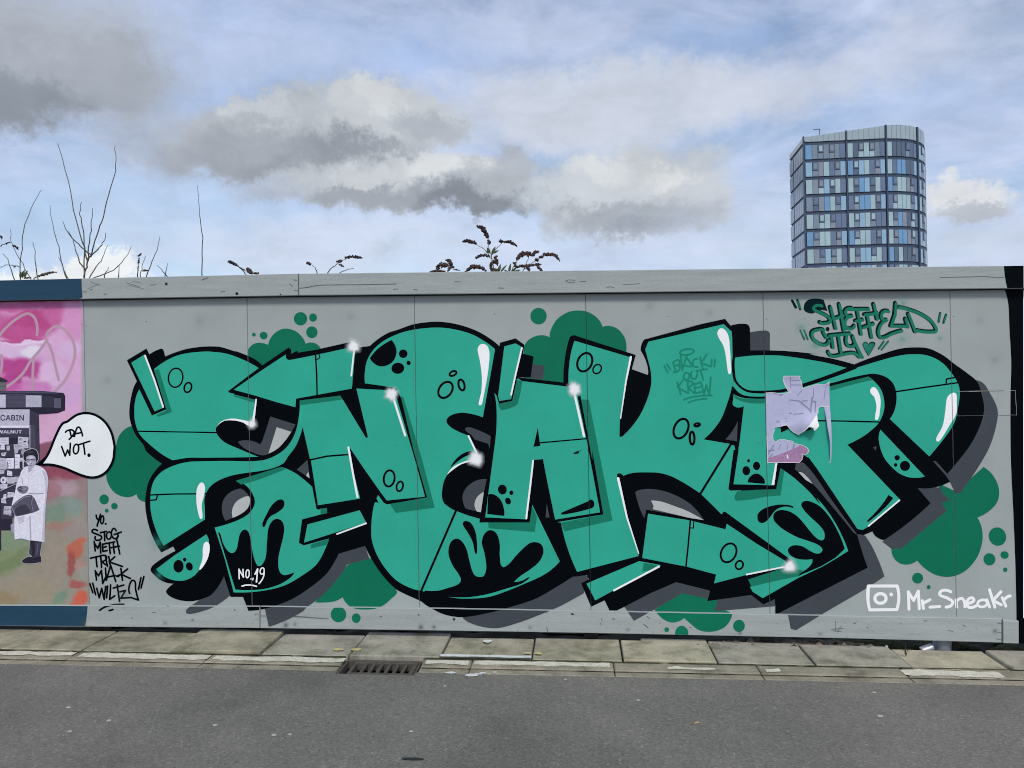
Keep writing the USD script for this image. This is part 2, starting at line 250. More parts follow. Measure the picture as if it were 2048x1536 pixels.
shine(S, stroke('c1: 1160,685 1235,880 1305,1095', 3.4), poly('c2: 1610,340~ 1638,365~ 1635,430~ 1614,520~ 1620,620~ 1605,632~ 1590,600~ 1572,500~ 1576,390~'), poly('c2: 1650,814~ 1676,840~ 1670,920~ 1640,990~ 1600,1040~ 1594,1030~ 1620,950~ 1625,850~'),
      stroke('c4: 1402,758 1702,648', 3), poly('c3: 568,808 583,808 555,1060 530,1090 480,1075~ 440,1050~ 340,1028~ 245,1035~ 175,1090 225,1035~ 320,1010~ 430,1022~ 530,1050'))
art(S, 'ink_detail', 'white', stroke('c4: 402,1215 398,1118 445,1200 440,1120', 2.7), ellstroke('c4', 487, 1165, 24, 47, 5, 13), ell('c4', 523, 1217, 8, 8), stroke('c4: 545,1210 540,1228', 2.3), stroke('c4: 563,1170 590,1115 578,1250', 3), ellstroke('c4', 637, 1137, 27, 40, 10, 13), stroke('c4: 657,1140 648,1200~ 605,1265', 2.7), stroke('c4: 430,1292 500,1280~ 578,1294', 2.8))
# --- letter E
Eq = 'letter_e'
L1(Eq, [poly('''c5: 155,760 152,640~ 178,510~ 260,385~ 400,285~ 600,212~ 860,180~ 1050,195~ 1250,250~ 1400,335~ 1485,402 1360,1100 1270,1070~ 1150,1052~ 1040,1075~ 987,1130~ 1020,1190~ 1100,1240~ 1212,1285 1300,1470 1240,1530
  c6: 1190,110~ 1060,180~ 970,300~ 942,430~ 955,530~ 1020,590~ 1090,625 1200,668 1330,705 1325,745 1420,740 1850,735 1865,560 c8: 612,1140 470,1265~ 250,1370~ 0,1470~ c6: 1400,1508~ 1250,1520~ 1100,1518~ 900,1480~ 720,1440 600,1405~ 470,1330~ 360,1210~ 270,1060~ 222,910~ 220,750~ 238,600~ 262,520~ 292,455 500,300 300,-300''')])
shade(Eq, poly('c5: 495,885 545,888 740,1536 c6: 868,592 470,645 405,550 785,490 400,0'), poly('c6: 1415,742 1840,740 1865,580 1915,680 1893,840 1418,802'))
ink(Eq, stroke('c6: 1085,622 728,1445', 4.6), poly('c5: 203,495 260,420~ 330,362~ 425,307 465,370~ 476,440~ 445,520~ 385,565~ 310,577~ 250,550~'), ell('c5', 545, 448, 44, 44), ell('c5', 490, 597, 66, 57, -8), ell('c5', 600, 542, 21, 24, -15),
    ellstroke('c5', 978, 818, 76, 102, 35, 24), ellstroke('c5', 1142, 768, 42, 68, -14, 24), ellstroke('c5', 1055, 650, 48, 33, -25, 22), poly('c6: 1025,185 1070,110~ 1150,40~ 1240,8 1256,45 1170,72~ 1090,130~'),
    poly('''c6: 765,1440 900,1440~ 1010,1410~ 1100,1378~ 1135,1335~ 1110,1270~ 1050,1180~ 1008,1060~ 1028,950~ 1090,907~ 1150,940~ 1195,1020~ 1225,1140~ 1265,1265~ 1310,1298~ 1370,1287~ 1395,1195~ 1375,1050~ 1350,950~ 1375,862~ 1435,820~ 1500,855~ 1533,960~ 1535,1100~ 1560,1195~ 1620,1172~ 1720,1060~ 1830,960~ 1900,943~ 1965,975~ 1980,1050~ 1940,1140~ 1850,1220~ 1740,1295~ 1678,1352 1760,1338~ 1835,1300~ 1830,1318~ 1750,1372~ 1600,1420~ 1400,1478~ 1200,1508~ 980,1500~ 760,1456'''),
    poly('c6: 1290,1066~ 1276,1040~ 1255,940~ 1205,845~ 1158,770~ 1163,735~ 1200,728~ 1245,755~ 1285,840~ 1300,940~ 1300,1050~'))
shine(Eq, poly('c5: 1365,347~ 1410,375~ 1428,450~ 1415,620~ 1390,770~ 1365,900~ 1347,968~ 1325,975~ 1318,955~ 1345,830~ 1350,680~ 1330,520~ 1308,410~ 1325,362~'), stroke('c5: 1214,1290 1300,1470', 3.6), poly('c6: 995,255 1050,180~ 1140,130~ 1260,92 1262,118 1150,142~ 1060,198~'))
# --- letter N with its arrow
Nn = 'letter_n'
art(Nn, 'ink_detail', 'black', poly('c3: 288,728 637,465 905,283 932,300 932,345 1590,240 1560,720 985,810 976,898 580,803 300,745'), poly('c5: 20,790 50,765 165,752 390,785 470,800 525,905 c6: 650,0 790,487 378,557 345,540 0,60'))
L1(Nn, [poly('c3: 345,714 610,530 880,352 890,400~ 930,408~ 1590,268 1590,300 1555,702 1195,767 985,805 976,893 780,840 575,777'),
        poly('c3: 1024,824 1440,774 1605,702 1980,722 c5: 440,860 480,910 665,1536 c6: 768,478 376,517 290,400 30,30 c3: 1690,1536 1525,1295 c4: 1545,0 1640,395 1208,463 1135,0 c3: 1130,1440 1052,1095')])
shade(Nn, poly('c3: 1022,825 1440,774 1460,815 1040,872 1020,872'))
ink(Nn, poly('c3: 1435,770 1600,698 1720,1200 1700,1208'), poly('c3: 1525,1295 c4: 1540,0 1640,395 1830,440 1620,0'), stroke('c3: 1182,340 1195,560 1199,765', 3.2), stroke('c3: 1200,335 1215,340 1228,385 1200,405', 2.4), stroke('c3: 1130,1432 1300,1395 1515,1378', 3.4),
    ellstroke('c6', 401, 291, 66, 94, 8, 22), ellstroke('c6', 510, 372, 42, 60, 14, 20), stroke('c3: 1565,225 1600,228', 3))
shine(Nn, stroke('c3: 1578,310 1549,570', 3.2), stroke('c5: 445,905 565,1285', 4.2), stroke('c3: 1520,1305 1560,1536 c4: 1612,380', 4))
# --- letter K
Kk = 'letter_k'
L1(Kk, [poly('''c7: 762,315 1330,482 1228,1130 1222,1298 1250,1298 1400,1130~ 1490,960~ 1545,780~ 1545,640~ 1510,490~ c9: 258,405 290,325 1062,145 1145,222 1160,480 1168,690 1148,778 1100,950~ 1020,1140~ 858,1325 1130,1372 1240,1400 c10: 1240,420 1600,400 1640,190 1680,210~ 1800,300~ 1950,440~ 2048,550~ c12: 500,285~ 590,395~ 660,510~ 712,620~ 734,680 650,733 540,797 360,882 95,1032 20,985 -60,840 -200,600
  c10: 1040,660 900,520~ 800,430~ 560,285~ 420,238~ 280,228~ 130,235~ 35,265 5,240~ -30,245 -30,290 c8: 1300,700 1420,1085 790,1248 690,1000~ 625,745 570,735 1025,640 c7: 885,1320 760,870 700,745 705,600~ 725,450~'''),
        poly('b5: 55,372 505,180 690,214 130,515')])
shade(Kk, poly('c7: 825,915 910,920 1030,1536 c8: 1152,722 660,835 622,745 1058,660 900,200'), poly('b5: 545,195 660,214 610,255 530,272'), poly('c10: 1310,1325 1345,1400 1600,1340 1840,1290 1890,1240 1740,1200 1310,1300'), poly('c10: 1205,420 1600,395 1640,195 1682,210 1645,465 1480,480 1195,520~ 1172,490~'))
ink(Kk, stroke('c9: 1135,1376 c10: 822,450', 4.8), ellstroke('c7', 868, 535, 84, 110, 25, 24), ellstroke('c7', 995, 605, 48, 58, 35, 17), ellstroke('c9', 625, 1215, 82, 118, 25, 25), ellstroke('c9', 738, 1312, 37, 78, -2, 26), ell('c9', 790, 1176, 41, 27, -10).difference(ell('c9', 785, 1172, 5, 5)),
    poly('c10: 1290,1310 1310,1320 1345,1400 1250,1400 1200,1300'), poly('c9: 1145,778 1110,930~ 1030,1130~ 855,1325 1130,1372 1160,1388 1170,1385 1200,1536 1268,985 1165,982 1148,905 1168,810'),
    poly('c12: 55,430~ 60,400~ 110,360~ 200,335~ 280,335~ 325,348 320,360 250,350~ 190,377~ 140,440~ 100,470~ 65,462~'),
    poly('''c12: 175,440~ 180,400~ 220,375~ 280,380~ 340,410~ 400,470~ 460,545~ 510,592~ 545,598~ 558,570~ 550,530~ 510,480~ 450,425~ 400,370~ 383,332~ 405,308~ 450,310~ 520,345~ 590,420~ 650,520~ 690,610~ 708,665 640,730 530,795 365,865 370,850 440,800~ 467,760 465,740 400,745~ 330,730~ 290,697~ 288,660~ 330,637~ 390,645~ 450,680~ 500,700~ 532,690~ 540,665~ 510,635~ 450,610~ 350,575~ 250,520~ 195,472~'''))
art(Kk, 'grey_gap', 'slate', poly('c9: 1205,1138 1198,1345 1078,1325 1150,1240~'))
# foot of the K
ink(Kk, poly('c10: 1035,655 1080,660 1430,900 1790,1160 1700,1200 1300,1330 960,1372 985,1275 690,1200 215,1110 270,620 720,718 1090,745 1080,812 900,770'))
L1('letter_k_foot', [poly('c10: 287,652 720,722 1080,812 1092,755 1400,960 1715,1150 1660,1195 1290,1280 963,1366 985,1275 690,1196 228,1106')])
art('letter_k_foot', 'ink_detail', 'black', stroke('c10: 720,718 700,960 675,1196', 3.4), stroke('c10: 755,735 752,800 725,798', 2.3), ellstroke('c10', 1112, 1053, 86, 112, 27, 22), ellstroke('c10', 1222, 1178, 47, 54, 25, 20), stroke('c10: 1070,655 1740,1145', 9))
art('letter_k_foot', 'white_highlight', 'white', stroke('c10: 1297,1275 1690,1195', 3.2))
shine(Kk, taper('c7: 1340,482 1290,730 1235,1110', 4.6, 2), poly('c9: 1035,187~ 1085,215~ 1115,285~ 1126,400~ 1135,540~ 1138,630~ 1122,657~ 1105,630~ 1085,480~ 1060,370~ 1010,280~ 998,225~'), taper('c8: 1210,290 1300,690 1420,1060', 5, 2), stroke('b5: 290,430 675,226', 3.8))
art('marker_tag', None, 'moss_ink', unary_union([ellstroke('c9', 685, 430, 82, 40, -8, 20), strokes('c9', 3.9, ['455,575 490,640', '480,555 515,610', '545,545 570,630', '540,545 600,512~ 605,550~ 560,572 610,580~ 600,620~ 550,637', '620,470 640,620', '640,605 680,480 745,580', '620,565 720,580', '790,500~ 750,520~ 750,570~ 800,582', '820,480 850,610', '890,455 830,545 930,580', '940,510 935,572', '975,505 965,577',
     '735,630~ 735,695~ 775,700~ 790,620', '780,625 890,605', '825,615 852,715', '585,740 620,860', '660,700 590,790 690,850', '690,720 702,850', '690,735 740,745~ 700,795 755,850', '760,750 770,855', '760,760 820,745', '765,800 820,790', '770,852 835,840', '830,740 860,860 885,770 915,872 930,690', '655,920 760,888~ 940,876', '700,950 780,922~ 885,910']), ellstroke('c9', 680, 680, 40, 48, 10, 20)]))
# --- letter A
Aa = 'letter_a'
ink(Aa, poly('c7: 790,870 825,880 945,1536 c8: 945,0 1058,660 570,742 440,95 905,0 c7: 880,1300'), poly('c6: 1325,742 1335,690 1475,0 1500,0 1385,692 1838,705 1840,742'))
L1(Aa, [poly('''c5: 1478,850 1520,900 1720,700 c7: 225,728 695,785 765,862 885,1320 c8: 905,0 1025,638 565,712 500,400~ 440,92 345,103 268,690 c6: 1810,710 1385,690 1475,0 c5: 1500,1200~ 1500,1000~''')])
shade(Aa, poly('c5: 1518,955 1530,1000~ 1555,1025~ 1690,985~ 1720,950~ 1765,725 1700,715 1650,930'))
ink(Aa, poly('c5: 1500,875 1525,960 1662,930 1785,355 1695,290 1535,335 1530,375'), poly('c7: 387,1203 412,1392 343,1402'), stroke('c7: 400,1361 880,1318', 2.8), poly('c6: 1415,455 1480,458~ 1545,515~ 1578,610~ 1578,676 1405,656'), ell('c6', 1560, 405, 45, 51, -10), ell('c6', 1652, 438, 21, 23), ell('c6', 1618, 523, 29, 36, -25), poly('c8: 620,655 632,640 900,525 945,511~ 966,560~ 940,596~ 640,663'))
L1('letter_a_flag', [poly('c5: 1580,372 1695,342 1765,382 1650,912 1530,932 1517,880')])
art('letter_a_flag', 'white_highlight', 'white', stroke('c5: 1760,388 1700,640 1650,868', 3.4))
shine(Aa, stroke('c7: 765,870 860,1290', 4.6), stroke('c6: 1875,110 1850,330 1805,700', 3.6), )
# --- letter R
Rr = 'letter_r'
L1(Rr, [poly('c9: 1178,488 1400,465~ 1650,468~ 2048,527~ c11: 620,182~ 745,215 560,285 390,335 250,372~ 100,380~ 0,378~ c9: 1380,830~ 1290,812~ 1222,765~ 1185,690~'),
        poly('''c9: 1150,778 1170,705 1230,795~ 1320,840~ 1490,852 c11: 250,388 400,350 590,283 780,213 950,160~ 1100,120~ 1220,106~ 1330,117~ 1430,165~ 1505,245~ 1552,320~ 1568,390~ 1555,500~ 1530,610~ 1470,710~ 1340,870 1045,590 1085,510~ 1094,400~ 1060,312~ 980,262~ 880,255~ 600,328 480,365 250,420 120,422 c9: 1300,887~ 1225,857~ 1168,815'''),
        poly('''c9: 1165,862 1230,892~ 1310,905~ 1490,905 c11: 300,425 600,345 885,273 930,310~ 978,370~ 1002,450~ 1000,530~ 965,615~ 900,680~ 830,730~ 728,782 1120,1192 890,1392 842,1420 803,1412 500,960 440,880 395,858 c10: 1640,0 1600,125 1572,362 1160,350 1215,0 c9: 1268,985 1165,982~ 1160,900~'''),
        poly('c11: 975,670 963,750~ 998,870~ 1060,950~ 1130,1005~ 1215,1030~ 1307,1020')])
shade(Rr, poly('c9: 1165,868 1230,900~ 1310,907~ 1490,905 1490,955 1340,955~ 1250,938~ 1170,895'), poly('c11: 600,345 885,273 918,300 840,315~ 600,380'))
ink(Rr, stroke('c9: 1160,250 1164,480 1168,690~ 1222,777~ 1300,827~ 1400,842~ 1500,840', 4.6), taper('c11: 0,386 120,388~ 250,378~ 400,338~ 590,275~ 785,200', 4.6, 9), stroke('c9: 1158,795~ 1225,864~ 1310,892~ 1500,894', 4.2), stroke('c11: 585,336 740,295 885,262', 4.2), stroke('c11: 490,603 700,606 970,613', 3), stroke('c11: 1092,386 1300,355 1560,318', 3.2), stroke('c11: 1466,322 1468,292 1535,279', 3), ell('c11', 1100, 880, 20, 20), ell('c11', 1088, 934, 13, 14), ell('c11', 1158, 941, 38, 38), poly('c11: 1035,1158 1072,1180 1000,1262~ 885,1360 870,1354 960,1262~'),
    ell('c10', 1293, 212, 40, 47, -8), ell('c10', 1398, 163, 37, 43), ell('c10', 1316, 110, 15, 17), poly('c10: 1308,332 1330,275~ 1395,241~ 1455,270~ 1484,322~ 1475,348 1310,332'), poly('c10: 1163,0 1110,400 1130,416 1600,402 1642,190 1645,120 1600,120 1575,362 1162,350 1215,0'))
shine(Rr, poly('c11: 920,352~ 952,375~ 975,440~ 972,520~ 957,592~ 935,592~ 945,500~ 930,430~ 898,385~'), poly('c11: 1515,395~ 1542,405~ 1546,470~ 1542,550~ 1490,640~ 1420,750~ 1397,757~ 1392,735~ 1440,640~ 1460,530~ 1475,430~'), stroke('c11: 886,1390 1117,1198', 3), poly('c10: 1592,130 1612,130 1580,358 1552,358'))
ink(Rr, poly('q8: 392,872 480,835 530,892 470,930 400,962'), poly('q8: 690,960 780,880 870,880 850,920 760,945'))
# --- tags in the corners
art('marker_tag', None, 'black', unary_union([strokes('z3', 3.7, ['1312,208 1322,250 1345,275', '1372,195 1350,270 1325,355', '1330,418~ 1275,403~ 1258,435~ 1330,470~ 1385,500~ 1370,540~ 1310,545~ 1300,500', '1370,447 1450,428', '1425,440 1430,555', '1585,420~ 1545,392~ 1522,470~ 1560,527~ 1605,510~ 1608,470', '1560,472 1655,437', '1605,500 1590,555', '1285,565 1300,695', '1290,590 1335,660 1368,575 1375,725', '1400,600 1405,700', '1400,608 1460,588', '1400,650 1450,636', '1405,702 1462,690', '1465,592 1565,572', '1490,590 1505,732', '1545,580 1560,727', '1600,560 1635,737', '1510,652 1630,630',
    '1235,795 1365,765', '1310,780 1325,912', '1375,760 1387,922', '1375,765~ 1440,760~ 1452,805~ 1385,840 1445,885', '1440,765 1467,907', '1485,770 1507,910', '1567,775 1490,845 1670,907', '1300,965 1317,1092', '1300,970 1345,1035 1385,960 1402,1140 1445,1050', '1440,930 1452,1095 1510,890 1580,1112', '1470,1052 1570,1030', '1650,935 1672,1097', '1742,942 1610,1045', '1590,1040 1655,1015 1780,1072',
    '1225,1140 1267,1265', '1265,1135 1305,1292', '1320,1205 1355,1335 1388,1205 1422,1355 1442,1180', '1468,1175 1456,1335', '1510,1160 1498,1356 1566,1308', '1600,1160 1632,1382', '1548,1202 1690,1160', '1640,1252 1712,1235 1650,1340 1790,1332 1890,1366', '1770,1275~ 1760,1200~ 1800,1100~ 1842,1115~ 1852,1220~ 1888,1360', '1925,1062 1890,1222', '1965,1045 1925,1202', '1360,1507 1480,1445~ 1690,1425', '1490,1510 1540,1497']), ellstroke('z3', 1395, 270, 33, 66, 5, 24), ell('z3', 1443, 325, 15, 15), ellstroke('z3', 1487, 485, 45, 62, 5, 24)]))
SH = ['430,165~ 370,160~ 345,195~ 420,235~ 500,280~ 515,325~ 450,345~ 415,335', '522,180 575,395', '612,150 660,420', '550,300 640,268', '740,190~ 675,212~ 690,262~ 740,268 680,300~ 672,370~ 720,400~ 765,370', '700,200 910,200', '795,205 835,455', '780,320 850,308', '872,256 1000,240', '895,250 942,488', '860,385 960,350', '965,150 985,235 1000,300', '1115,222~ 1055,230~ 1045,290~ 1095,310 1035,360~ 1012,440~ 1045,492~ 1150,450~ 1250,420', '1190,140 1180,260 1140,372 1310,372', '1290,300 1312,380', '1320,250 1390,430', '1220,180~ 1400,230~ 1540,310~ 1602,395~ 1590,430~ 1400,415',
      '450,412~ 400,408~ 335,435~ 345,500~ 420,560~ 480,560~ 505,520', '450,440 480,490', '510,470 720,450', '530,470 547,590', '600,460 632,660', '685,480~ 690,560~ 735,582~ 765,560', '750,480~ 780,560~ 845,690', '500,640~ 545,680~ 680,655~ 760,650~ 820,690']
_sh = strokes('c13', 5.6, SH)
art('spray_tag', 'ink_detail', 'ink_green', affinity.translate(_sh.buffer(1.2), -2.6, -1.8), poly('c13: 245,170 275,110~ 350,88~ 447,100 487,217 400,205~ 330,240~ 255,215~'), strokes('c13', 5, ['125,108 162,178', '178,103 208,195', '1640,238 1625,322', '1700,253 1675,332']), ell('c13', 488, 400, 20, 22), poly('c13: 905,678 860,600~ 845,550~ 880,530~ 905,555 940,528~ 975,545~ 955,600~'), strokes('c13', 3.4, ['208,415 248,502', '248,412 284,505', '1062,525 1010,600', '1108,525 1040,610']))
art('spray_tag', None, 'leaf_green', _sh, poly('c13: 908,668 868,600~ 856,560~ 885,545~ 908,568 938,545~ 965,555~ 950,600~'), strokes('c13', 3, ['180,115 210,190', '1642,242 1627,320', '1702,258 1680,325', '1065,530 1018,598', '1110,530 1046,606', '212,425 250,495', '252,420 285,500']))
art('camera_logo_and_name', None, 'white', unary_union([LineString(pts('c12: 885,942 1100,942 1112,1030~ 1097,1118 895,1120 880,1030~')).buffer(3.1).union(stroke('c12: 882,1030 885,942', 6.2)), ellstroke('c12', 975, 1035, 54, 48, 0, 24), ell('c12', 1055, 1005, 13, 14)] + [stroke('c12: ' + s, 6) for s in ['1188,1115 1183,985 1222,1050 1258,980 1265,1112', '1288,1052 1296,1110', '1290,1072 1345,1045', '1345,1100 1418,1095', '1500,985~ 1440,975~ 1418,1005~ 1480,1035~ 1515,1068~ 1465,1100', '1540,1045 1545,1100', '1542,1060~ 1580,1035~ 1602,1060~ 1605,1097', '1622,1072 1672,1052~ 1660,1030~ 1628,1045~ 1620,1080~ 1640,1102~ 1690,1090', '1770,1045 1790,1098', '1790,970 1830,1100', '1875,985 1815,1050 1878,1082', '1885,1030 1912,1092', '1898,1048~ 1920,1025~ 1945,1016']] + [ellstroke('c12', 1737, 1072, 46, 36, -10, 20)]))
# --- speech bubble
_bub = poly('z2: 735,657 820,540~ 880,420~ 960,220~ 1075,0~ c1: 545,1220~ 620,1168~ 690,1155~ 760,1170~ 830,1220~ 880,1300~ 905,1400~ z2: 1930,420~ 1915,570~ 1865,695~ 1780,800~ 1660,863~ 1540,873~ 1420,845~ 1280,790~ 1120,720~ 980,677~ 850,655~')
art('speech_bubble', 'bubble_outline', 'black', _bub.buffer(5), poly('z2: 612,685 690,610 790,520 860,520 860,690 735,690'))
art('speech_bubble', None, 'cream_white', _bub)
art('speech_bubble', 'bubble_lettering', 'black', unary_union([stroke('z2: ' + s, 3.6) for s in ['1118,122 1170,88~ 1238,88~ 1265,125~ 1240,180~ 1180,245', '1190,90 1215,192', '1272,195 1310,60~ 1340,35~ 1372,65~ 1408,185', '1250,190 1280,150 1390,130', '1052,370 1112,530 1155,425 1190,515 1200,312', '1340,338 1535,275', '1425,320 1450,500']] + [ellstroke('z2', 1298, 410, 60, 98, 8, 30), ell('z2', 1518, 515, 29, 33)]))
# --- the next hoarding's black edge
art('black_edge_band', None, 'black', poly('g: 2008,520 2010,581 2016.7,608~ 2019,656~ 2022.6,725~ 2021,800~ 2022,920~ 2027,1030~ 2031,1134~ 2033,1233 2033,1300 2046,1300 2046,520'))
art('white_edge_band', None, 'white', poly('g: 2046,560 2046,1300 2400,1300 2400,560'))
# ------------------------------------------------------------------ materials
KW = 0.95     # paint albedo per displayed brightness on the upright boarding
MATS = {}
GUMLAB = ['pale gum spot in the asphalt nearest the left edge of the photo, upper of two', 'pale gum spot in the asphalt near the left edge of the photo, lower of two', 'gum spot in the asphalt between the two left ones and the middle of the road', 'gum spot in the asphalt below the drain grate, far to its left', 'brightest gum spot of a close pair in the middle left of the road', 'smaller right gum spot of a close pair in the middle left of the road', 'gum spot directly above the dark oily stain', 'gum spot in the middle of the road left of the cigarette butt', 'gum spot at the right just below the kerb', 'larger flat gum spot furthest right on the road', 'small gum spot just below the kerb right of the paint splash', 'faint gum spot below the paint splash beside the grate']
def M(name, col, rough=0.6, spec=0.3, var=0.10, vscale=3.0, fine=0.0, fscale=220.0, bump=0.0, bscale=250.0, metal=0.0, coat=None, stretch=None):
    """Painted / dusty surface: base colour with soft blotches, fine speckle and relief, in world space."""
    if name in MATS:
        return MATS[name]
    c = np.array(col, float)
    N = {'g': ('geometry', {}), 'mp': ('mapping', {'scale': stretch or (1, 1, 1)}), 'n': ('noise_texture', {'scale': vscale, 'detail': 5.0, 'roughness': 0.6}),
         'r': ('rgb_ramp', {'ramp': [(0.25, tuple(c * (1 - var))), (0.75, tuple(np.minimum(c * (1 + var), .95)))]}), 'p': ('principled_bsdf', {'roughness': rough, 'specular_ior_level': spec, 'metallic': metal})}
    Lk = [('g.position', 'mp.vector'), ('mp.vector', 'n.vector'), ('n.fac', 'r.fac')]
    out = 'r.color'
    if fine:
        N['f'] = ('noise_texture', {'scale': fscale, 'detail': 2.0, 'roughness': 0.7})
        N['fr'] = ('rgb_ramp', {'ramp': [(0.3, (1 - fine,) * 3), (0.7, (1 + fine,) * 3)]})
        N['fm'] = ('mix', {'mix_type': 'multiply', 'fac': 1.0})
        Lk += [('mp.vector', 'f.vector'), ('f.fac', 'fr.fac'), (out, 'fm.color1'), ('fr.color', 'fm.color2')]
        out = 'fm.color'
    Lk.append((out, 'p.base_color'))
    if bump:
        N['bn'] = ('noise_texture', {'scale': bscale, 'detail': 3.0})
        N['b'] = ('bump', {'strength': bump, 'distance': 0.002})
        Lk += [('mp.vector', 'bn.vector'), ('bn.fac', 'b.height'), ('b.normal', 'p.normal')]
    MATS[name] = usdkit.material(stage, '/World/Looks/' + name, N, Lk, surface='p.BSDF')
    return MATS[name]
def paint(name, rgb, var=0.06, fine=0.05, rough=0.6, **k):
    dark = .45 if max(rgb) < 60 else 1.0
    return M(name, np.minimum(lin(*rgb) / KW * dark, .9), rough=rough, spec=.04 if dark < 1 else .12, var=var, fine=fine, fscale=260.0, vscale=2.2, bump=0.15, **k)
PAINT = {n: paint('paint_' + n, c, var=.09, fine=.08) for n, c in dict(mint=(46, 162, 138), deep_green=(8, 107, 79), slate=(65, 70, 76), black=(6, 14, 22), white=(238, 240, 240), wallgrey=(178, 181, 178), jade=(20, 117, 93),
         olive_line=(184, 150, 168), moss_ink=(24, 130, 106), ink_green=(8, 50, 54), leaf_green=(20, 115, 90), cream_white=(226, 230, 229)).items()}
def attr_mat(name, alpha=False, rough=0.6, fine=0.06):
    N = {'a': ('attribute', {'attribute': 'pigment'}), 'g': ('geometry', {}), 'f': ('noise_texture', {'scale': 240.0, 'detail': 2.0}), 'fr': ('rgb_ramp', {'ramp': [(0.3, (1 - fine,) * 3), (0.7, (1 + fine,) * 3)]}),
         'fm': ('mix', {'mix_type': 'multiply', 'fac': 1.0}), 'p': ('principled_bsdf', {'roughness': rough, 'specular_ior_level': 0.3})}
    Lk = [('g.position', 'f.vector'), ('f.fac', 'fr.fac'), ('a.color', 'fm.color1'), ('fr.color', 'fm.color2'), ('fm.color', 'p.base_color')]
    if alpha:
        N['d'] = ('attribute', {'attribute': 'cover'}); N['t'] = ('transparent_bsdf', {}); N['x'] = ('mix_closure', {})
        N['p'] = ('principled_bsdf', {'roughness': rough, 'base_color': (.86, .87, .87)}); Lk = [('d.fac', 'x.fac'), ('t.BSDF', 'x.closure1'), ('p.BSDF', 'x.closure2')]
        return usdkit.material(stage, '/World/Looks/' + name, {k: N[k] for k in 'dtxp'}, Lk, surface='x.closure')
    return usdkit.material(stage, '/World/Looks/' + name, N, Lk, surface='p.BSDF')
MURAL = attr_mat('neighbour_mural'); MIST = attr_mat('spray_mist', True)

# ------------------------------------------------------------------ scene objects
_used = {}
def fresh(parent, name):
    k = parent + '/' + name
    n = _used.get(k, -1) + 1
    _used[k] = n
    return k if n == 0 else f'{k}_{n:03d}'
def data(prim, label=None, category=None, group=None, kind=None):
    for k, v in (('label', label), ('category', category), ('group', group), ('kind', kind)):
        if v: prim.SetCustomDataByKey(k, v)
def thing(name, label, category, loc=(0, 0, 0), group=None, kind=None):
    x = UsdGeom.Xform.Define(stage, fresh('/World', name))
    x.AddTranslateOp().Set(Gf.Vec3d(*map(float, loc)))
    data(x.GetPrim(), label, category, group, kind)
    LOC[str(x.GetPath())] = np.array(loc, float)
    return str(x.GetPath())
LOC = {}
def origin(path):
    while path and path not in LOC:
        path = path.rpartition('/')[0]
    return LOC.get(path, np.zeros(3))
def part(parent, name, mesh, mat, smooth=False, label=None, kind=None):
    """One Mesh prim under PARENT; the mesh is given in world metres."""
    v, f, n = meshkit.arrays(mesh, False)
    p = fresh(parent, name)
    g = usdkit.mesh(stage, p, trimesh.Trimesh(v - origin(parent), f, process=False), mat, smooth)
    data(g.GetPrim(), label, kind=kind)
    return p
def group_node(parent, name, label=None):
    p = fresh(parent, name)
    x = UsdGeom.Xform.Define(stage, p); data(x.GetPrim(), label)
    return p
def alone(name, mesh, mat, label, category=None, group=None, kind=None, smooth=False):
    """A thing that is one mesh."""
    p = fresh('/World', name)
    g = usdkit.mesh(stage, p, mesh, mat, smooth)
    data(g.GetPrim(), label, category, group, kind)
    return p
def cat(ms):
    return trimesh.util.concatenate(ms) if len(ms) > 1 else ms[0]
def bx(x0, x1, y0, y1, z0, z1):
    b = trimesh.creation.box([x1 - x0, y1 - y0, z1 - z0]); b.apply_translation([(x0 + x1) / 2, (y0 + y1) / 2, (z0 + z1) / 2]); return b
def prism(front, back):
    """Closed solid between two matching rings of points."""
    a, b = np.array(front, float), np.array(back, float); n = len(a)
    v = np.vstack([a, b]); f = [[0, i, i + 1] for i in range(1, n - 1)] + [[n, n + i + 1, n + i] for i in range(1, n - 1)]
    for i in range(n):
        j = (i + 1) % n; f += [[i, n + i, n + j], [i, n + j, j]]
    m = trimesh.Trimesh(v, np.array(f), process=False); m.fix_normals(); return m
def board(px, yf, yb, soften=0.0):
    """A board whose front face has its corners at these photo points, from depth yf back to yb; the front edges are eased."""
    f = on_wall([p[0] for p in px], [p[1] for p in px], yf)
    b = f.copy(); b[:, 1] = yb
    if not soften:
        return prism(f, b)
    c = f.mean(0); inner = f + (c - f) * (soften / np.maximum(np.linalg.norm(c - f, axis=1), 1e-6))[:, None]
    sg = np.sign(c - f); inner = f + sg * soften; inner[:, 1] = yf
    mid = f.copy(); mid[:, 1] = yf + soften
    n = len(f); v = np.vstack([inner, mid, b]); F = [[0, i, i + 1] for i in range(1, n - 1)] + [[2 * n, 2 * n + i + 1, 2 * n + i] for i in range(1, n - 1)]
    for r in (0, n):
        for i in range(n):
            j = (i + 1) % n; F += [[r + i, r + n + i, r + n + j], [r + i, r + n + j, r + j]]
    m = trimesh.Trimesh(v, np.array(F), process=False); m.fix_normals(); return m
def sheet(shape, y, thin=None):
    """Flat painted film on the wall plane at y from a shape in photo units."""
    ms = []
    for g in getattr(shape, 'geoms', [shape]):
        if g.geom_type != 'Polygon' or g.area < 0.15: continue
        v, f = trimesh.creation.triangulate_polygon(g, engine='earcut')
        ms.append(trimesh.Trimesh(on_wall(v[:, 0], v[:, 1], y), f[:, ::-1], process=False))
    return cat(ms) if ms else None
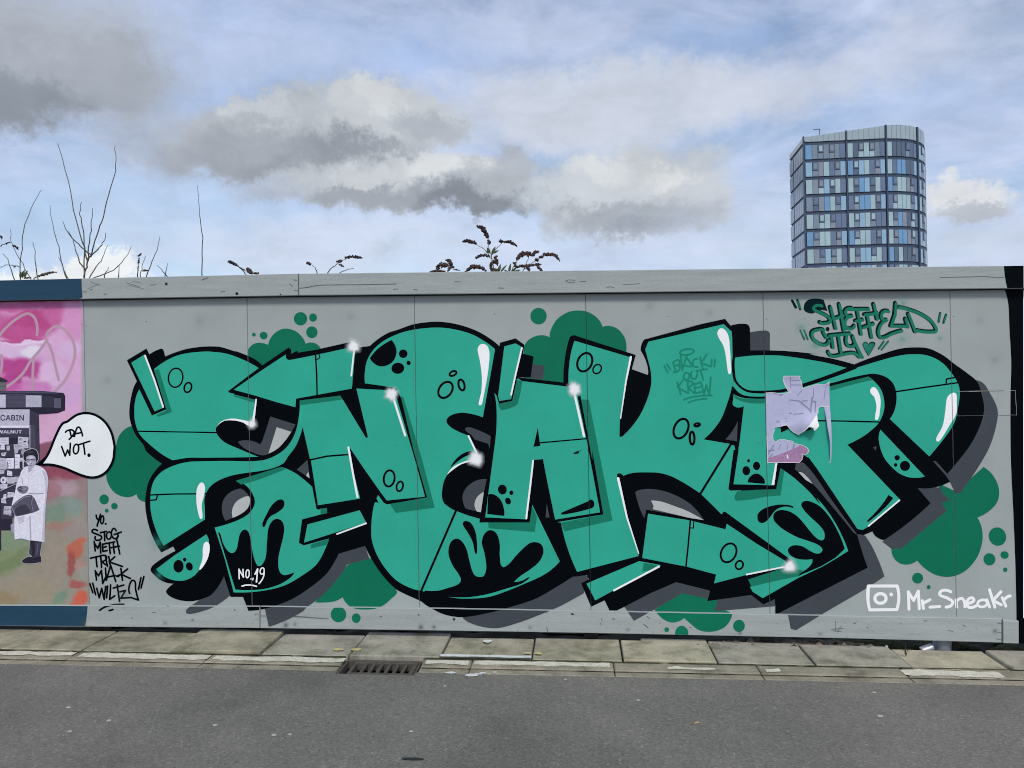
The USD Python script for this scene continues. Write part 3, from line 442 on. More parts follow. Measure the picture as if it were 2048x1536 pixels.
def ground_sheet(shape, h):
    ms = []
    for g in getattr(shape, 'geoms', [shape]):
        if g.geom_type != 'Polygon' or g.is_empty: continue
        v, f = trimesh.creation.triangulate_polygon(g, engine='earcut')
        ms.append(trimesh.Trimesh(np.c_[v, gz(v[:, 0], h)], f, process=False))
    return cat(ms)
def tube(points, r, sides=6):
    P = np.array(points, float); n = len(P); r = np.broadcast_to(np.asarray(r, float), (n,)) if np.ndim(r) else np.full(n, r)
    t = np.gradient(P, axis=0); t /= np.linalg.norm(t, axis=1, keepdims=True) + 1e-12
    ref = np.array([0, 1.0, 0]) if abs(t[:, 1]).mean() < .8 else np.array([1.0, 0, 0])
    a = np.cross(t, ref); a /= np.linalg.norm(a, axis=1, keepdims=True) + 1e-12; b = np.cross(t, a)
    th = np.arange(sides) / sides * 2 * np.pi
    v = (P[:, None] + r[:, None, None] * (np.cos(th)[None, :, None] * a[:, None] + np.sin(th)[None, :, None] * b[:, None])).reshape(-1, 3)
    f = []
    for i in range(n - 1):
        for k in range(sides):
            q = (k + 1) % sides; f += [[i * sides + k, i * sides + q, (i + 1) * sides + q], [i * sides + k, (i + 1) * sides + q, (i + 1) * sides + k]]
    f += [[0, k + 1, k] for k in range(1, sides - 1)] + [[(n - 1) * sides, (n - 1) * sides + k, (n - 1) * sides + k + 1] for k in range(1, sides - 1)]
    return trimesh.Trimesh(v, np.array(f), process=False)
rng = np.random.default_rng(7)

# ------------------------------------------------------------------ ground, road, kerb, pavement
asphalt_nodes = {'g': ('geometry', {}), 'a': ('noise_texture', {'scale': 0.75, 'detail': 8.0, 'roughness': 0.6}), 'ar': ('rgb_ramp', {'ramp': [(0.3, (.112, .105, .095)), (0.46, (.152, .143, .129)), (0.7, (.196, .183, .164))]}),
    'v': ('voronoi_texture', {'scale': 95.0}), 'vr': ('rgb_ramp', {'ramp': [(0.0, (.76,) * 3), (0.35, (.95,) * 3), (0.75, (1.05,) * 3), (0.95, (1.2,) * 3), (1.0, (1.45,) * 3)]}), 'sep': ('separate_color', {}), 'm': ('mix', {'mix_type': 'multiply', 'fac': 1.0}),
    'f': ('noise_texture', {'scale': 210.0, 'detail': 3.0, 'roughness': 0.8}), 'fr': ('rgb_ramp', {'ramp': [(0.28, (.72,) * 3), (0.5, (1.0,) * 3), (0.75, (1.32,) * 3)]}), 'm2': ('mix', {'mix_type': 'multiply', 'fac': 0.8}),
    'w': ('voronoi_texture', {'scale': 34.0}), 'ws': ('separate_color', {}), 'wr': ('math', {'math_type': 'greater_than', 'value2': .972}), 'wd': ('math', {'math_type': 'less_than', 'value2': .16}), 'wm': ('math', {'math_type': 'multiply', 'use_clamp': True}), 'm3': ('mix', {'mix_type': 'mix', 'color2': (.36, .34, .30)}),
    'b': ('bump', {'strength': 0.5, 'distance': 0.004}), 'p': ('principled_bsdf', {'roughness': 0.85, 'specular_ior_level': 0.25})}
asphalt = usdkit.material(stage, '/World/Looks/asphalt', asphalt_nodes, [('g.position', 'a.vector'), ('a.fac', 'ar.fac'), ('g.position', 'v.vector'), ('v.color', 'sep.color'), ('sep.r', 'vr.fac'), ('ar.color', 'm.color1'), ('vr.color', 'm.color2'), ('g.position', 'f.vector'), ('f.fac', 'fr.fac'), ('m.color', 'm2.color1'), ('fr.color', 'm2.color2'),
    ('g.position', 'w.vector'), ('w.color', 'ws.color'), ('ws.r', 'wr.value1'), ('w.distance', 'wd.value1'), ('wr.value', 'wm.value1'), ('wd.value', 'wm.value2'), ('wm.value', 'm3.fac'), ('m2.color', 'm3.color1'), ('m3.color', 'p.base_color'), ('f.fac', 'b.height'), ('b.normal', 'p.normal')], surface='p.BSDF')
def stone_mat(name, col, moss):
    c = np.array(col); g = np.array((.085, .088, .045))
    N = {'g': ('geometry', {}), 'a': ('noise_texture', {'scale': 5.0, 'detail': 6.0, 'roughness': 0.65}), 'ar': ('rgb_ramp', {'ramp': [(0.3, tuple(c * .6)), (0.5, tuple(c)), (0.72, tuple(c * 1.3))]}),
         'f': ('noise_texture', {'scale': 150.0, 'detail': 3.0, 'roughness': 0.8}), 'fr': ('rgb_ramp', {'ramp': [(0.28, (.5,) * 3), (0.5, (1.0,) * 3), (0.72, (1.55,) * 3)]}), 'm': ('mix', {'mix_type': 'multiply', 'fac': 0.75}),
         'mo': ('noise_texture', {'scale': 3.3, 'detail': 7.0, 'roughness': 0.7}), 'mr': ('map_range', {'from_min': .62 - moss, 'from_max': .82 - moss, 'to_max': .8}), 'mc': ('math', {'math_type': 'maximum', 'value2': 0.0}), 'm2': ('mix', {'mix_type': 'mix', 'color2': tuple(g)}),
         'b': ('bump', {'strength': 0.45, 'distance': 0.004}), 'p': ('principled_bsdf', {'roughness': 0.9, 'specular_ior_level': 0.2})}
    MATS[name] = usdkit.material(stage, '/World/Looks/' + name, N, [('g.position', 'a.vector'), ('a.fac', 'ar.fac'), ('g.position', 'f.vector'), ('f.fac', 'fr.fac'), ('ar.color', 'm.color1'), ('fr.color', 'm.color2'), ('g.position', 'mo.vector'), ('mo.fac', 'mr.value'), ('mr.result', 'mc.value1'), ('mc.value', 'm2.fac'), ('m.color', 'm2.color1'), ('m2.color', 'p.base_color'), ('f.fac', 'b.height'), ('b.normal', 'p.normal')], surface='p.BSDF')
    return MATS[name]
SLABM = [stone_mat('flag_olive', (.31, .288, .21), .13), stone_mat('flag_grey', (.31, .29, .235), .10), stone_mat('flag_pale', (.36, .33, .24), .06)]
KERBM = stone_mat('kerb_concrete', (.27, .243, .185), .10)
SOIL = M('dark_soil', (.028, .026, .018), rough=.95, var=.6, vscale=9.0, fine=.5, fscale=90.0, bump=1.0, bscale=60.0)
MOSS = M('moss', (.045, .052, .02), rough=.95, var=.5, vscale=12.0, fine=.5, fscale=140.0, bump=1.0, bscale=80.0)
WORN = M('worn_line_paint', (.56, .53, .44), rough=.75, var=.22, vscale=14.0, fine=.35, fscale=130.0, bump=.3)
WHITEP = M('white_splash', (.6, .61, .62), rough=.7, var=.15, vscale=20.0, fine=.3, fscale=120.0)
YELP = M('yellow_mark', (.55, .46, .2), rough=.75, var=.2, vscale=20.0, fine=.35, fscale=120.0)
IRON = M('cast_iron', (.075, .066, .056), rough=.75, spec=.4, var=.35, vscale=18.0, fine=.3, fscale=150.0, bump=.6, bscale=160.0)
DARK = M('void', (.012, .012, .011), rough=1.0, var=.2)
wx = lambda p: float(p[0])
KY0, KY1 = 5.022 - DIST, 5.165 - DIST       # kerb front / back edges (y)
GY0 = 4.937 - DIST
G = [on_ground(*p) for p in ((703.6, 1312.5), (848.6, 1315.5), (828, 1350), (668, 1345))]
GX0, GX1 = (G[0][0] + G[3][0]) / 2, (G[1][0] + G[2][0]) / 2
GYa, GYb = 4.93 - DIST - 0.045, KY1 - 0.006
far = Polygon([(-900, -900), (900, -900), (900, 900), (-900, 900)])
alone('ground', ground_sheet(far.difference(sbox(-40, -40, 40, 0.4)), -0.06), M('waste_ground', (.07, .066, .045), rough=.95, var=.5, vscale=.6, fine=.4, fscale=20.0), None, kind='structure')
alone('road', ground_sheet(sbox(-40, -40, 40, GY0 + .004).difference(sbox(GX0, GYa, GX1, 0)), 0.0), asphalt, None, kind='structure')
# bed under the pavement, seen in the joints and in the gap below the boards
v = [(x, y) for x in np.linspace(-8, 8, 321) for y in np.linspace(KY1 - 0.1, 0.5, 26)]
v = np.array(v); hh = -0.105 + 0.07 * np.clip((v[:, 1] - .06) / .3, 0, 1) * meshkit.fbm(np.c_[v * 5, v[:, :1] * 0], 4, 3) + .012 * meshkit.noise(np.c_[v * 30, v[:, :1] * 0], 5)
gi = np.arange(321 * 26).reshape(321, 26); f = np.stack([gi[:-1, :-1].ravel(), gi[1:, :-1].ravel(), gi[1:, 1:].ravel(), gi[:-1, 1:].ravel()], 1)
keep = ~((v[f].mean(1)[:, 0] > GX0) & (v[f].mean(1)[:, 0] < GX1) & (v[f].mean(1)[:, 1] < GYb + .02))
alone('soil', (np.c_[v, gz(v[:, 0], hh)], f[keep]), SOIL, None, kind='structure', smooth=True)

def slab(x0a, x0b, x1a, x1b, ya, yb, h, th, tilt=(0, 0), ease=.006, notch=None):
    """Flag with eased top edges; x..a at the front edge ya, x..b at the back edge yb."""
    ring = [(x0a, ya), (x1a, ya), (x1b, yb), (x0b, yb)]
    if notch: ring = [(x0a, ya), (x1a, ya), (x1b, yb), (notch, yb), (notch, yb - .055), (x0b, yb - .055)]
    ring = np.array(ring); c = ring.mean(0)
    P = Polygon(ring); I = np.array(P.buffer(-ease, join_style=2).exterior.coords)[:-1]
    z = lambda q, dz: np.c_[q, gz(q[:, 0], h + dz) + (q[:, 0] - c[0]) * tilt[0] + (q[:, 1] - c[1]) * tilt[1]]
    if len(I) != len(ring): I = c + (ring - c) * .98
    I = np.array([I[np.argmin(((I - r) ** 2).sum(1))] for r in ring])
    n = len(ring); V = np.vstack([z(I, 0), z(ring, -ease), z(ring, -th)])
    F = []
    t_v, t_f = trimesh.creation.triangulate_polygon(Polygon(I), engine='earcut')
    idx = [int(np.argmin(((I - q) ** 2).sum(1))) for q in t_v]
    F += [[idx[a] for a in tri] for tri in t_f]
    for r in (0, n):
        for i in range(n):
            j = (i + 1) % n; F += [[r + i, r + n + i, r + n + j], [r + i, r + n + j, r + j]]
    m = trimesh.Trimesh(V, np.array(F), process=False); m.fix_normals(); return m
pav = group_node('/World', 'pavement'); data(stage.GetPrimAtPath(pav), kind='structure')
JB = [(-150, 1255), (67, 1258.6), (231.5, 1263), (395.5, 1263), (558, 1266), (724, 1270), (898, 1263), (1068, 1276), (1242, 1279), (1421, 1279), (1604, 1289), (1786, 1292), (1981.7, 1300), (2200, 1304)]
JF = [(-170, 1291), (2, 1293), (164, 1303), (341, 1304), (520, 1305.5), (696, 1311), (879, 1307), (1062.5, 1317), (1247, 1323), (1438, 1327), (1636, 1334.5), (1833, 1337), (2036.5, 1342), (2250, 1347)]
FX = [on_ground(x, 1296 + .0235 * x, .018)[0] for x, _ in JF]
kinds = [0, 0, 0, 0, 1, 1, 0, 0, 2, 1, 1, 2, 1]
lift = [.004, .006, .002, .022, .002, .008, .000, .004, .012, .004, .003, -.012, .004]
back = [.11, .11, .08, .09, .08, .05, .14, .03, .02, .05, .05, .06, -.02, .03]
for i in range(13):
    g_ = .006
    yb = (on_ground(*JB[i], .018)[1] + on_ground(*JB[i + 1], .018)[1]) / 2 if i != 6 else .03
    part(pav, 'paving_slab', slab(FX[i] + g_, FX[i] + g_ + .004, FX[i + 1] - g_, FX[i + 1] - g_ + .004, KY1 + .008, yb, lift[i] + .014, .11, (rng.normal(0, .004), rng.normal(0, .006)), notch=FX[i] + .15 if i == 8 else None), SLABM[kinds[i]])
# kerb: a flush top course and a lower channel course, worn white line on top
kerb = group_node('/World', 'kerb'); data(stage.GetPrimAtPath(kerb), kind='structure')
KJ = [on_ground(x, y)[0] for x, y in ((-140, 1302), (159.7, 1306), (426, 1311))] + [GX0 - .01] + [GX1 + .01] + [on_ground(x, y)[0] for x, y in ((943.8, 1327), (1227, 1332), (1515, 1338), (1806, 1345), (2140, 1352))]
for i in range(len(KJ) - 1):
    if i == 3: continue
    a, b = KJ[i] + .003, KJ[i + 1] - .003
    d = rng.normal(0, .001)
    part(kerb, 'kerb_stone', slab(a, a, b, b, KY0, KY1 - .004, .010 + d, .1, (rng.normal(0, .002), .01), ease=.008), KERBM)
    part(kerb, 'channel_stone', slab(a, a, b, b, GY0 - .002, KY0 - .014, .0025 + d / 2, .1, (0, -.01), ease=.004), KERBM)
def ragged(x0, x1, y0, y1, amp, seed, step=.02):
    n = max(int((x1 - x0) / step), 4); x = np.linspace(x0, x1, n)
    nz = lambda s: (meshkit.fbm(np.c_[x * 14, x * 0, x * 0 + s], 3, seed) - .5) * 2 * amp
    up, lo = y1 + nz(.3) , y0 + nz(7.7)
    return Polygon(np.vstack([np.c_[x, np.maximum(lo, y0 - amp)], np.c_[x, np.maximum(up, lo + .004)][::-1]])).buffer(0)
def px_x(x): return on_ground(x, 1297 + 10 + .0235 * x)[0]
for k, (a, b, f0, f1) in enumerate([(-60, 150, .45, .95), (165, 420, .30, .95), (430, 690, .30, .9), (852, 938, .35, .9), (948, 1220, .42, .98), (1335, 1430, .35, .6), (1530, 1560, .3, .6), (1806, 2005, .15, .85)]):
    x0, x1 = px_x(a), px_x(b)
    part(kerb, 'worn_line', ground_sheet(ragged(x0, x1, KY0 + (KY1 - KY0) * (f0 - .06), KY0 + (KY1 - KY0) * f1 - .012, .03, k), .0122), WORN)
part(kerb, 'white_splash', ground_sheet(ragged(px_x(878), px_x(1062), KY1 - .022, KY1 + .018, .012, 31), .0365), WHITEP)
for k, (a, b) in enumerate(zip(KJ[:-1], KJ[1:])):
    if k == 3: continue
    part(kerb, 'joint_moss_shade', ground_sheet(ragged(a, b, KY1 - .013, KY1 + .004, .010, 40 + k, .012), .0146), MOSS)  # moss joint, drawn dark to stand in for the slab edge's shadow too
    part(kerb, 'joint_dirt', ground_sheet(ragged(a, b, KY0 - .017, KY0 - .006, .005, 60 + k, .012), .0045), SOIL)
def blot(px, py, r, seed, h, mat, parent, name, sx=1.6):
    c = on_ground(px, py); th = np.linspace(0, 2 * np.pi, 22)[:-1]
    rr = r * (.7 + .6 * meshkit.noise(np.c_[np.cos(th) * 1.7, np.sin(th) * 1.7, th * 0 + seed], seed))
    return part(parent, name, ground_sheet(Polygon(np.c_[c[0] + rr * np.cos(th) * sx, c[1] + rr * np.sin(th)]), h), mat)
for px, py, r in ((676, 1306.5, .022), (712, 1306.5, .024), (1056, 1315, .016), (1078, 1316, .016)):
    blot(px, py, r, int(px), .026 if px < 1000 else .031, YELP, pav, 'yellow_mark')
blot(975, 1291, .03, 5, .031, WHITEP, pav, 'white_splash', 1.0)
rs = group_node('/World', 'road_paint_splash', None)
data(stage.GetPrimAtPath(rs), 'white paint splashed on the road beside the drain grate', 'paint splash'); 
for px, py, r in ((902, 1346.5, .016), (943, 1351.5, .02), (955, 1349, .012), (965, 1347, .01), (990, 1345.5, .008)):
    blot(px, py, r, int(px), .0045, WHITEP, rs, 'splash', 2.2)
alone('road_stain', ground_sheet(Polygon(np.c_[on_ground(825, 1519)[0] + .055 * np.cos(np.linspace(0, 6.2, 16)) * (1 + .15 * np.sin(np.arange(16) * 2.3)), on_ground(825, 1519)[1] + .014 * np.sin(np.linspace(0, 6.2, 16))]), .0042), M('oil_stain', (.025, .025, .027), rough=.5, var=.3, vscale=30.0), 'small dark oily stain on the asphalt at the near edge of the road', 'stain')
GUM = M('old_gum', (.36, .35, .32), rough=.7, var=.15, vscale=30.0)
for (px, py, r), gl in zip(((137, 1415, .011), (140, 1463, .011), (218, 1441, .011), (430, 1450, .01), (548, 1470, .012), (580, 1469, .009), (822, 1463, .009), (1276, 1400.5, .01), (1748, 1385, .01), (1760, 1432, .014), (1130, 1359, .009), (890, 1372, .008)), GUMLAB):
    c = on_ground(px, py); th = np.linspace(0, 2 * np.pi, 12)[:-1]; rr = r * (.75 + .5 * rng.random(11))
    ring = np.c_[c[0] + 1.2 * rr * np.cos(th), c[1] + rr * np.sin(th)]
    bot = np.c_[ring, gz(ring[:, 0], .0005)]; top = np.c_[c[:2] + (ring - c[:2]) * .7, gz(ring[:, 0], .0035)]
    alone('chewing_gum', prism(top, bot), GUM, gl, 'chewing gum', 'gum spots on the road')
c = on_ground(1393, 1447); s_ = trimesh.creation.cylinder(.0038, .03, sections=10); s_.apply_transform(trimesh.transformations.rotation_matrix(np.pi / 2, [0, 1, 0])); s_.apply_transform(trimesh.transformations.rotation_matrix(.5, [0, 0, 1])); s_.apply_translation([c[0], c[1], gz(c[0], .0042)])
alone('cigarette_butt', s_, M('cork_tip', (.5, .3, .13), rough=.7), 'orange cigarette butt lying on the road', 'cigarette butt', smooth=40)
gv = []
for k in range(420):
    x = rng.uniform(-4.2, 3.6); yy = GY0 - abs(rng.normal(0, .05)) + .03 if rng.random() < .7 else rng.uniform(-2.2, GY0)
    if GX0 - .02 < x < GX1 + .02: continue
    s_ = trimesh.creation.icosphere(0, rng.uniform(.0012, .0036)); s_.vertices *= rng.uniform(.7, 1.4, 3); s_.apply_translation([x, yy, gz(x, .0032)]); gv.append(s_)
alone('grit', cat(gv), M('grit_stone', (.30, .28, .24), rough=.9, var=.6, vscale=60.0), 'loose grit gathered along the gutter and scattered over the road', 'grit', kind='stuff')
# drain grate
gr = thing('drain_grate', 'rusty cast iron drain grate set in the gutter', 'drain grate', ((GX0 + GX1) / 2, (GYa + GYb) / 2, gz((GX0 + GX1) / 2)))
zt = -.004
def gbox(x0, x1, y0, y1, top=zt, th=.05, skew=0.0):
    r = np.array([(x0, y0), (x1, y0), (x1 + skew, y1), (x0 + skew, y1)]); e = .003
    c = r.mean(0); t = r + np.sign(c - r) * e
    return cat([prism(np.c_[t, gz(t[:, 0], top)], np.c_[r, gz(r[:, 0], top - e)]), prism(np.c_[r, gz(r[:, 0], top - e)], np.c_[r, gz(r[:, 0], top - th)])])
part(gr, 'outer_frame', cat([gbox(GX0, GX1, GYa, GYa + .022), gbox(GX0, GX1, GYb - .02, GYb), gbox(GX0, GX0 + .014, GYa + .022, GYb - .02), gbox(GX1 - .014, GX1, GYa + .022, GYb - .02)]), IRON)
gx0, gx1, gy0, gy1 = GX0 + .02, GX1 - .02, GYa + .028, GYb - .026
part(gr, 'grid_rim', cat([gbox(gx0 + .04, gx1, gy0, gy0 + .026, zt - .002), gbox(gx0 + .04, gx1, gy1 - .024, gy1, zt - .002), gbox(gx1 - .03, gx1, gy0 + .026, gy1 - .024, zt - .002), gbox(gx0 + .04, gx0 + .062, gy0 + .026, gy1 - .024, zt - .002)]), IRON)
n_ = 7; w_ = (gx1 - .03 - gx0 - .062) / n_
for k in range(n_):
    xa = gx0 + .062 + k * w_
    if k: part(gr, 'bar', gbox(xa - .0, xa + w_ * .36, gy0 + .026, gy1 - .024, zt - .002, .016), IRON)
part(gr, 'pit', cat([bx(GX0, GX1, GYa - .02, GYa, gz(GX0) - .5, gz(GX0) - .07), bx(GX0, GX1, GYb, GYb + .02, gz(GX0) - .5, gz(GX0) - .07), bx(GX0 - .02, GX0, GYa, GYb, gz(GX0) - .5, gz(GX0) - .07), bx(GX1, GX1 + .02, GYa, GYb, gz(GX0) - .5, gz(GX0) - .07), bx(GX0, GX1, GYa, GYb, gz(GX0) - .52, gz(GX0) - .5)]), DARK)
# ------------------------------------------------------------------ the hoarding
hd = thing('hoarding', 'long grey timber hoarding covered by a big green graffiti piece', 'hoarding')
GREY = paint('board_grey', (154, 161, 159), var=.08, fine=.11)
FASC = M('fascia_grey', np.minimum(lin(153, 159, 157) / KW, .9), rough=.6, spec=.2, var=.12, vscale=2.4, fine=.12, fscale=60.0, bump=.4, bscale=30.0, stretch=(1, 8, 12))
BLUE = M('board_blue', lin(26, 62, 84) / KW, rough=.5, var=.12, vscale=3.0, fine=.08, fscale=90.0, bump=.3, stretch=(1, 8, 10))
BLACKP = PAINT['black']
SEAM = [(-148, -136), (167, 178.5), (494, 504.2), (828.5, 838.5), (1171.5, 1181.5), (1526, 1539.5), (1900, 1912.5), (2300, 2312)]
sx = lambda s, y: s[0] + (y - 600) / 600 * (s[1] - s[0])
for a, b in zip(SEAM[:-1], SEAM[1:]):
    g_ = .55
    part(hd, 'panel', board([(sx(a, 575) + g_, 575), (sx(b, 575) - g_, 575), (sx(b, 1246) - g_, 1246), (sx(a, 1246) + g_, 1246)], 0.0, .018), GREY)
FT1, FB1 = [(-250, 566), (596, 547.2)], [(596, 590.8), (-250, 604.5)]
FT2, FB2 = [(597.6, 547.3), (2350, 527.8)], [(2350, 573.2), (597.6, 590.8)]
FY, BY = -.052, -.026
part(hd, 'top_board', board(FT1 + FB1, FY, -.0005, .003), FASC)
part(hd, 'top_board', board(FT2 + FB2, FY - .001, -.0005, .003), FASC)
BT2 = [(520.6, 1213), (860, 1216.7), (1160, 1221.8), (1700, 1232), (2003.5, 1237.4)]
BB2 = [(2003.5, 1285.6), (1700, 1277), (1160, 1265.8), (860, 1261), (520.6, 1256.4)]
EDGE = M('painted_shadow_strip', (.012, .015, .018), rough=.8, var=.3)  # thin dark strip added under the top board as its painted shadow
part(hd, 'painted_shadow_strip', board([(-250, 604.3), (596, 590.7), (596, 593.6), (-250, 607.4)], -.022, -.0006), EDGE)
part(hd, 'painted_shadow_strip', board([(597.6, 590.7), (2350, 573.1), (2350, 575.8), (597.6, 593.6)], -.022, -.0006), EDGE)
part(hd, 'base_board', board([(-250, 1209.5), (518.8, 1212.9), (518.8, 1256.3), (-250, 1250)], BY, -.0005, .003), FASC)
part(hd, 'base_board', board(BT2 + BB2, BY, -.0005, .003), FASC)
part(hd, 'base_block', board([(2006.5, 1241), (2038, 1242.4), (2038, 1287.5), (2006.5, 1286.5)], BY - .004, -.0005, .003), FASC)
part(hd, 'base_block', board([(2040, 1238), (2350, 1245), (2350, 1296), (2040, 1287.5)], BY, -.0005, .003), BLACKP)
z_top = on_wall(1000, 560)[2]
for s in SEAM:       # timber frame behind
    x = on_wall(sx(s, 900), 900)[0]
    part(hd, 'post', bx(x - .05, x + .05, .0905, .19, gz(x, -.4), z_top - .03), M('raw_timber', (.045, .036, .028), rough=.85, var=.3, vscale=6.0))
for zz in (.5, 1.3, 2.1):
    part(hd, 'rail', bx(-4.3, 3.9, .0185, .09, zz, zz + .09), MATS['raw_timber'])
# --- painted film, each colour cut out where a later coat covers it
seam_cut = unary_union([LineString([(sx(s, 560), 560), (sx(s, 1260), 1260)]).buffer(.6, cap_style=2) for s in SEAM])
patch_px = poly('c11: 1549,384 1983,376 1993,560 1549,567')
base_px = Polygon(BT2 + BB2).union(Polygon([(-250, 1209.5), (518.8, 1212.9), (518.8, 1256.3), (-250, 1250)])).buffer(-.5)
wall_px = Polygon([(-250, 590), (2350, 565), (2350, 1250), (1700, 1236), (1160, 1226), (-250, 1214)]).difference(seam_cut).difference(patch_px.buffer(.6))
REGION = [('wall', wall_px, -.0012), ('base', base_px, BY - .0012), ('patch', patch_px.buffer(-.4), -.0048)]
def visible(layers):
    cover, out = None, []
    for p, s, c, g in reversed(layers):
        g = g.buffer(0)
        out.append((p, s, c, g if cover is None else g.difference(cover)))
        cover = g if cover is None else cover.union(g)
    return out[::-1]
part(hd, 'patch_panel', board([(1914.6, 782.8), (2030.6, 780.6), (2033.3, 829.9), (1914.6, 831.7)], -.0036, .0, .0006), GREY, label='cut-out rectangle of board let into the hoarding')
part(hd, 'raw_edge', sheet(stroke('c11: 1640,386 1760,381 1900,377', 1.0), -.0060), M('raw_ply', (.28, .24, .18), rough=.8, var=.25, vscale=40.0))
NAMES = {'letter_s': ('graffiti_letter', 'mint green graffiti letter S with dripping foot'), 'letter_e': ('graffiti_letter', 'mint green graffiti letter E with round top'), 'letter_n': ('graffiti_letter', 'mint green graffiti letter N with arrow'), 'letter_k': ('graffiti_letter', 'mint green graffiti letter K'),
         'letter_k_foot': ('graffiti_letter_foot', 'mint green arrow foot of the letter K'), 'letter_a': ('graffiti_letter', 'mint green graffiti letter A'), 'letter_a_flag': ('graffiti_letter_flag', 'mint green bar on top of the letter A'), 'letter_r': ('graffiti_letter', 'mint green graffiti letter R')}
bubble_art = [a for a in ART if a[0] == 'speech_bubble']; ART = [a for a in ART if a[0] != 'speech_bubble']
pieces = visible(ART)
MADE = {}
def put_film(p, s, c, m, parent, items):
    name, lab = NAMES.get(p, (p, None))
    if s or p in MADE or any(x[0] == p and x[1] for x in items):
        up = MADE.get(p)
        if up is None: up = MADE[p] = group_node(parent, name, lab)
        part(up, s or 'fill', m, PAINT[c])
    else:
        part(parent, name, m, PAINT[c], label=lab)
def lay(layers, regions, parent):
    items = []
    for p, s, c, g in layers:
        for q in getattr(g, 'geoms', [g]):
            if q.geom_type == 'Polygon' and q.area > .5: items.append((p, 'lettering' if p in ('marker_tag', 'camera_logo_and_name') else 'fill_stroke' if p == 'spray_tag' and not s else s, c, q))
    for p, s, c, g in items:
        for rn, rp, y in regions:
            q = g.intersection(rp) if rp is not None else g
            if q.is_empty or q.area < .5: continue
            for q1 in (getattr(q, 'geoms', [q]) if rn != 'wall' else [q]):
                m = sheet(q1, y)
                if m is None: continue
                put_film(p, s, c, m, parent, items)
lay(pieces, REGION, hd)
lay(visible(bubble_art), [('wall', None, -.0050)], hd)
# fascia paint: blue at the left end, black band at the right
part(hd, 'blue_paint', sheet(poly('g: -248,566.5 163,557.4 163.5,575 165,594.5 158,598 -248,604'), FY - .0012), BLUE)
part(hd, 'blue_paint', sheet(poly('g: -248,1210.5 175,1212.2 174,1225 172.5,1240 170,1252 -248,1249.5'), BY - .0012), BLUE)
part(hd, 'black_edge_band', sheet(poly('g: 2008,532.2 2009.5,550 2012,565 2014.8,576 2046.5,575.8 2046.5,531.8'), FY - .0022), BLACKP)
# soft spray glints and overspray
def mist(px, py, core, halo, mat, seed, strength=1.0, parent=hd, name='spray_glint', y=-.0030):
    th = np.linspace(0, 2 * np.pi, 41)[:-1]; R = [0, core * .6, core, core * 1.25, core * 1.5, core + (halo - core) * .55, core + (halo - core) * .8, halo]; C = [1, 1, .92, .6, .36, .14, .05, 0]
    V, K = [[px, py]], [1.0]
    for r_, c_ in list(zip(R, C))[1:]:
        w = 1 + .18 * (meshkit.noise(np.c_[np.cos(th) * 2.2, np.sin(th) * 2.2, th * 0 + seed], seed) - .5) * 2
        V += np.c_[px + r_ * w * np.cos(th), py + r_ * w * np.sin(th)].tolist(); K += [c_] * 40
    V = np.array(V); F = [[0, 1 + (i + 1) % 40, 1 + i] for i in range(40)]
    for k in range(len(R) - 2):
        a, b = 1 + 40 * k, 41 + 40 * k
        for i in range(40):
            j = (i + 1) % 40; F += [[a + i, a + j, b + j], [a + i, b + j, b + i]]
    p = part(parent, name, trimesh.Trimesh(on_wall(V[:, 0], V[:, 1], y), np.array(F), process=False), mat)
    UsdGeom.PrimvarsAPI(stage.GetPrimAtPath(p)).CreatePrimvar('cover', Sdf.ValueTypeNames.FloatArray, 'vertex').Set(Vt.FloatArray.FromNumpy((np.array(K) * strength).astype(np.float32)))
for k, (px, py, c_, h_) in enumerate([(707.6, 693, 8, 18), (503.5, 848, 5, 13), (783, 788.5, 8, 17), (1149.5, 778, 8.5, 18), (952, 918.5, 9.5, 20), (1579, 1133, 8, 19)]):
    mist(px, py, c_, h_, MIST, k)
GMIST = usdkit.material(stage, '/World/Looks/green_mist', {'d': ('attribute', {'attribute': 'cover'}), 't': ('transparent_bsdf', {}), 'x': ('mix_closure', {}), 'p': ('principled_bsdf', {'roughness': .6, 'base_color': tuple(lin(50, 140, 120))})}, [('d.fac', 'x.fac'), ('t.BSDF', 'x.closure1'), ('p.BSDF', 'x.closure2')], surface='x.closure')
for k, (px, py, h_) in enumerate([(1602, 655, 22), (1807, 606, 18), (1632, 690, 26), (1805, 678, 20), (1730, 690, 20), (1880, 676, 14), (316, 1085, 24), (318, 1150, 18)]):
    mist(px, py, h_ * .2, h_, GMIST, 20 + k, .3, name='overspray')
SMUT = usdkit.material(stage, '/World/Looks/smut', {'d': ('attribute', {'attribute': 'cover'}), 't': ('transparent_bsdf', {}), 'x': ('mix_closure', {}), 'p': ('principled_bsdf', {'roughness': .8, 'base_color': (.05, .055, .045)})}, [('d.fac', 'x.fac'), ('t.BSDF', 'x.closure1'), ('p.BSDF', 'x.closure2')], surface='x.closure')
for k, (px, py, h_, st_) in enumerate([(572, 1250, 12, .45), (842, 1254, 11, .5), (868, 1254, 9, .4), (168, 1247, 8, .7), (590, 1248, 9, .3), (330, 1246, 9, .3), (385, 1240, 6, .4), (1060, 1255, 8, .3), (1480, 1266, 9, .35), (1990, 1262, 10, .4), (1640, 1268, 9, .25), (1255, 1259, 9, .25)]):
    mist(px, py, h_ * .25, h_, SMUT, 50 + k, st_, name='dirt_smudge', y=BY - .0036)
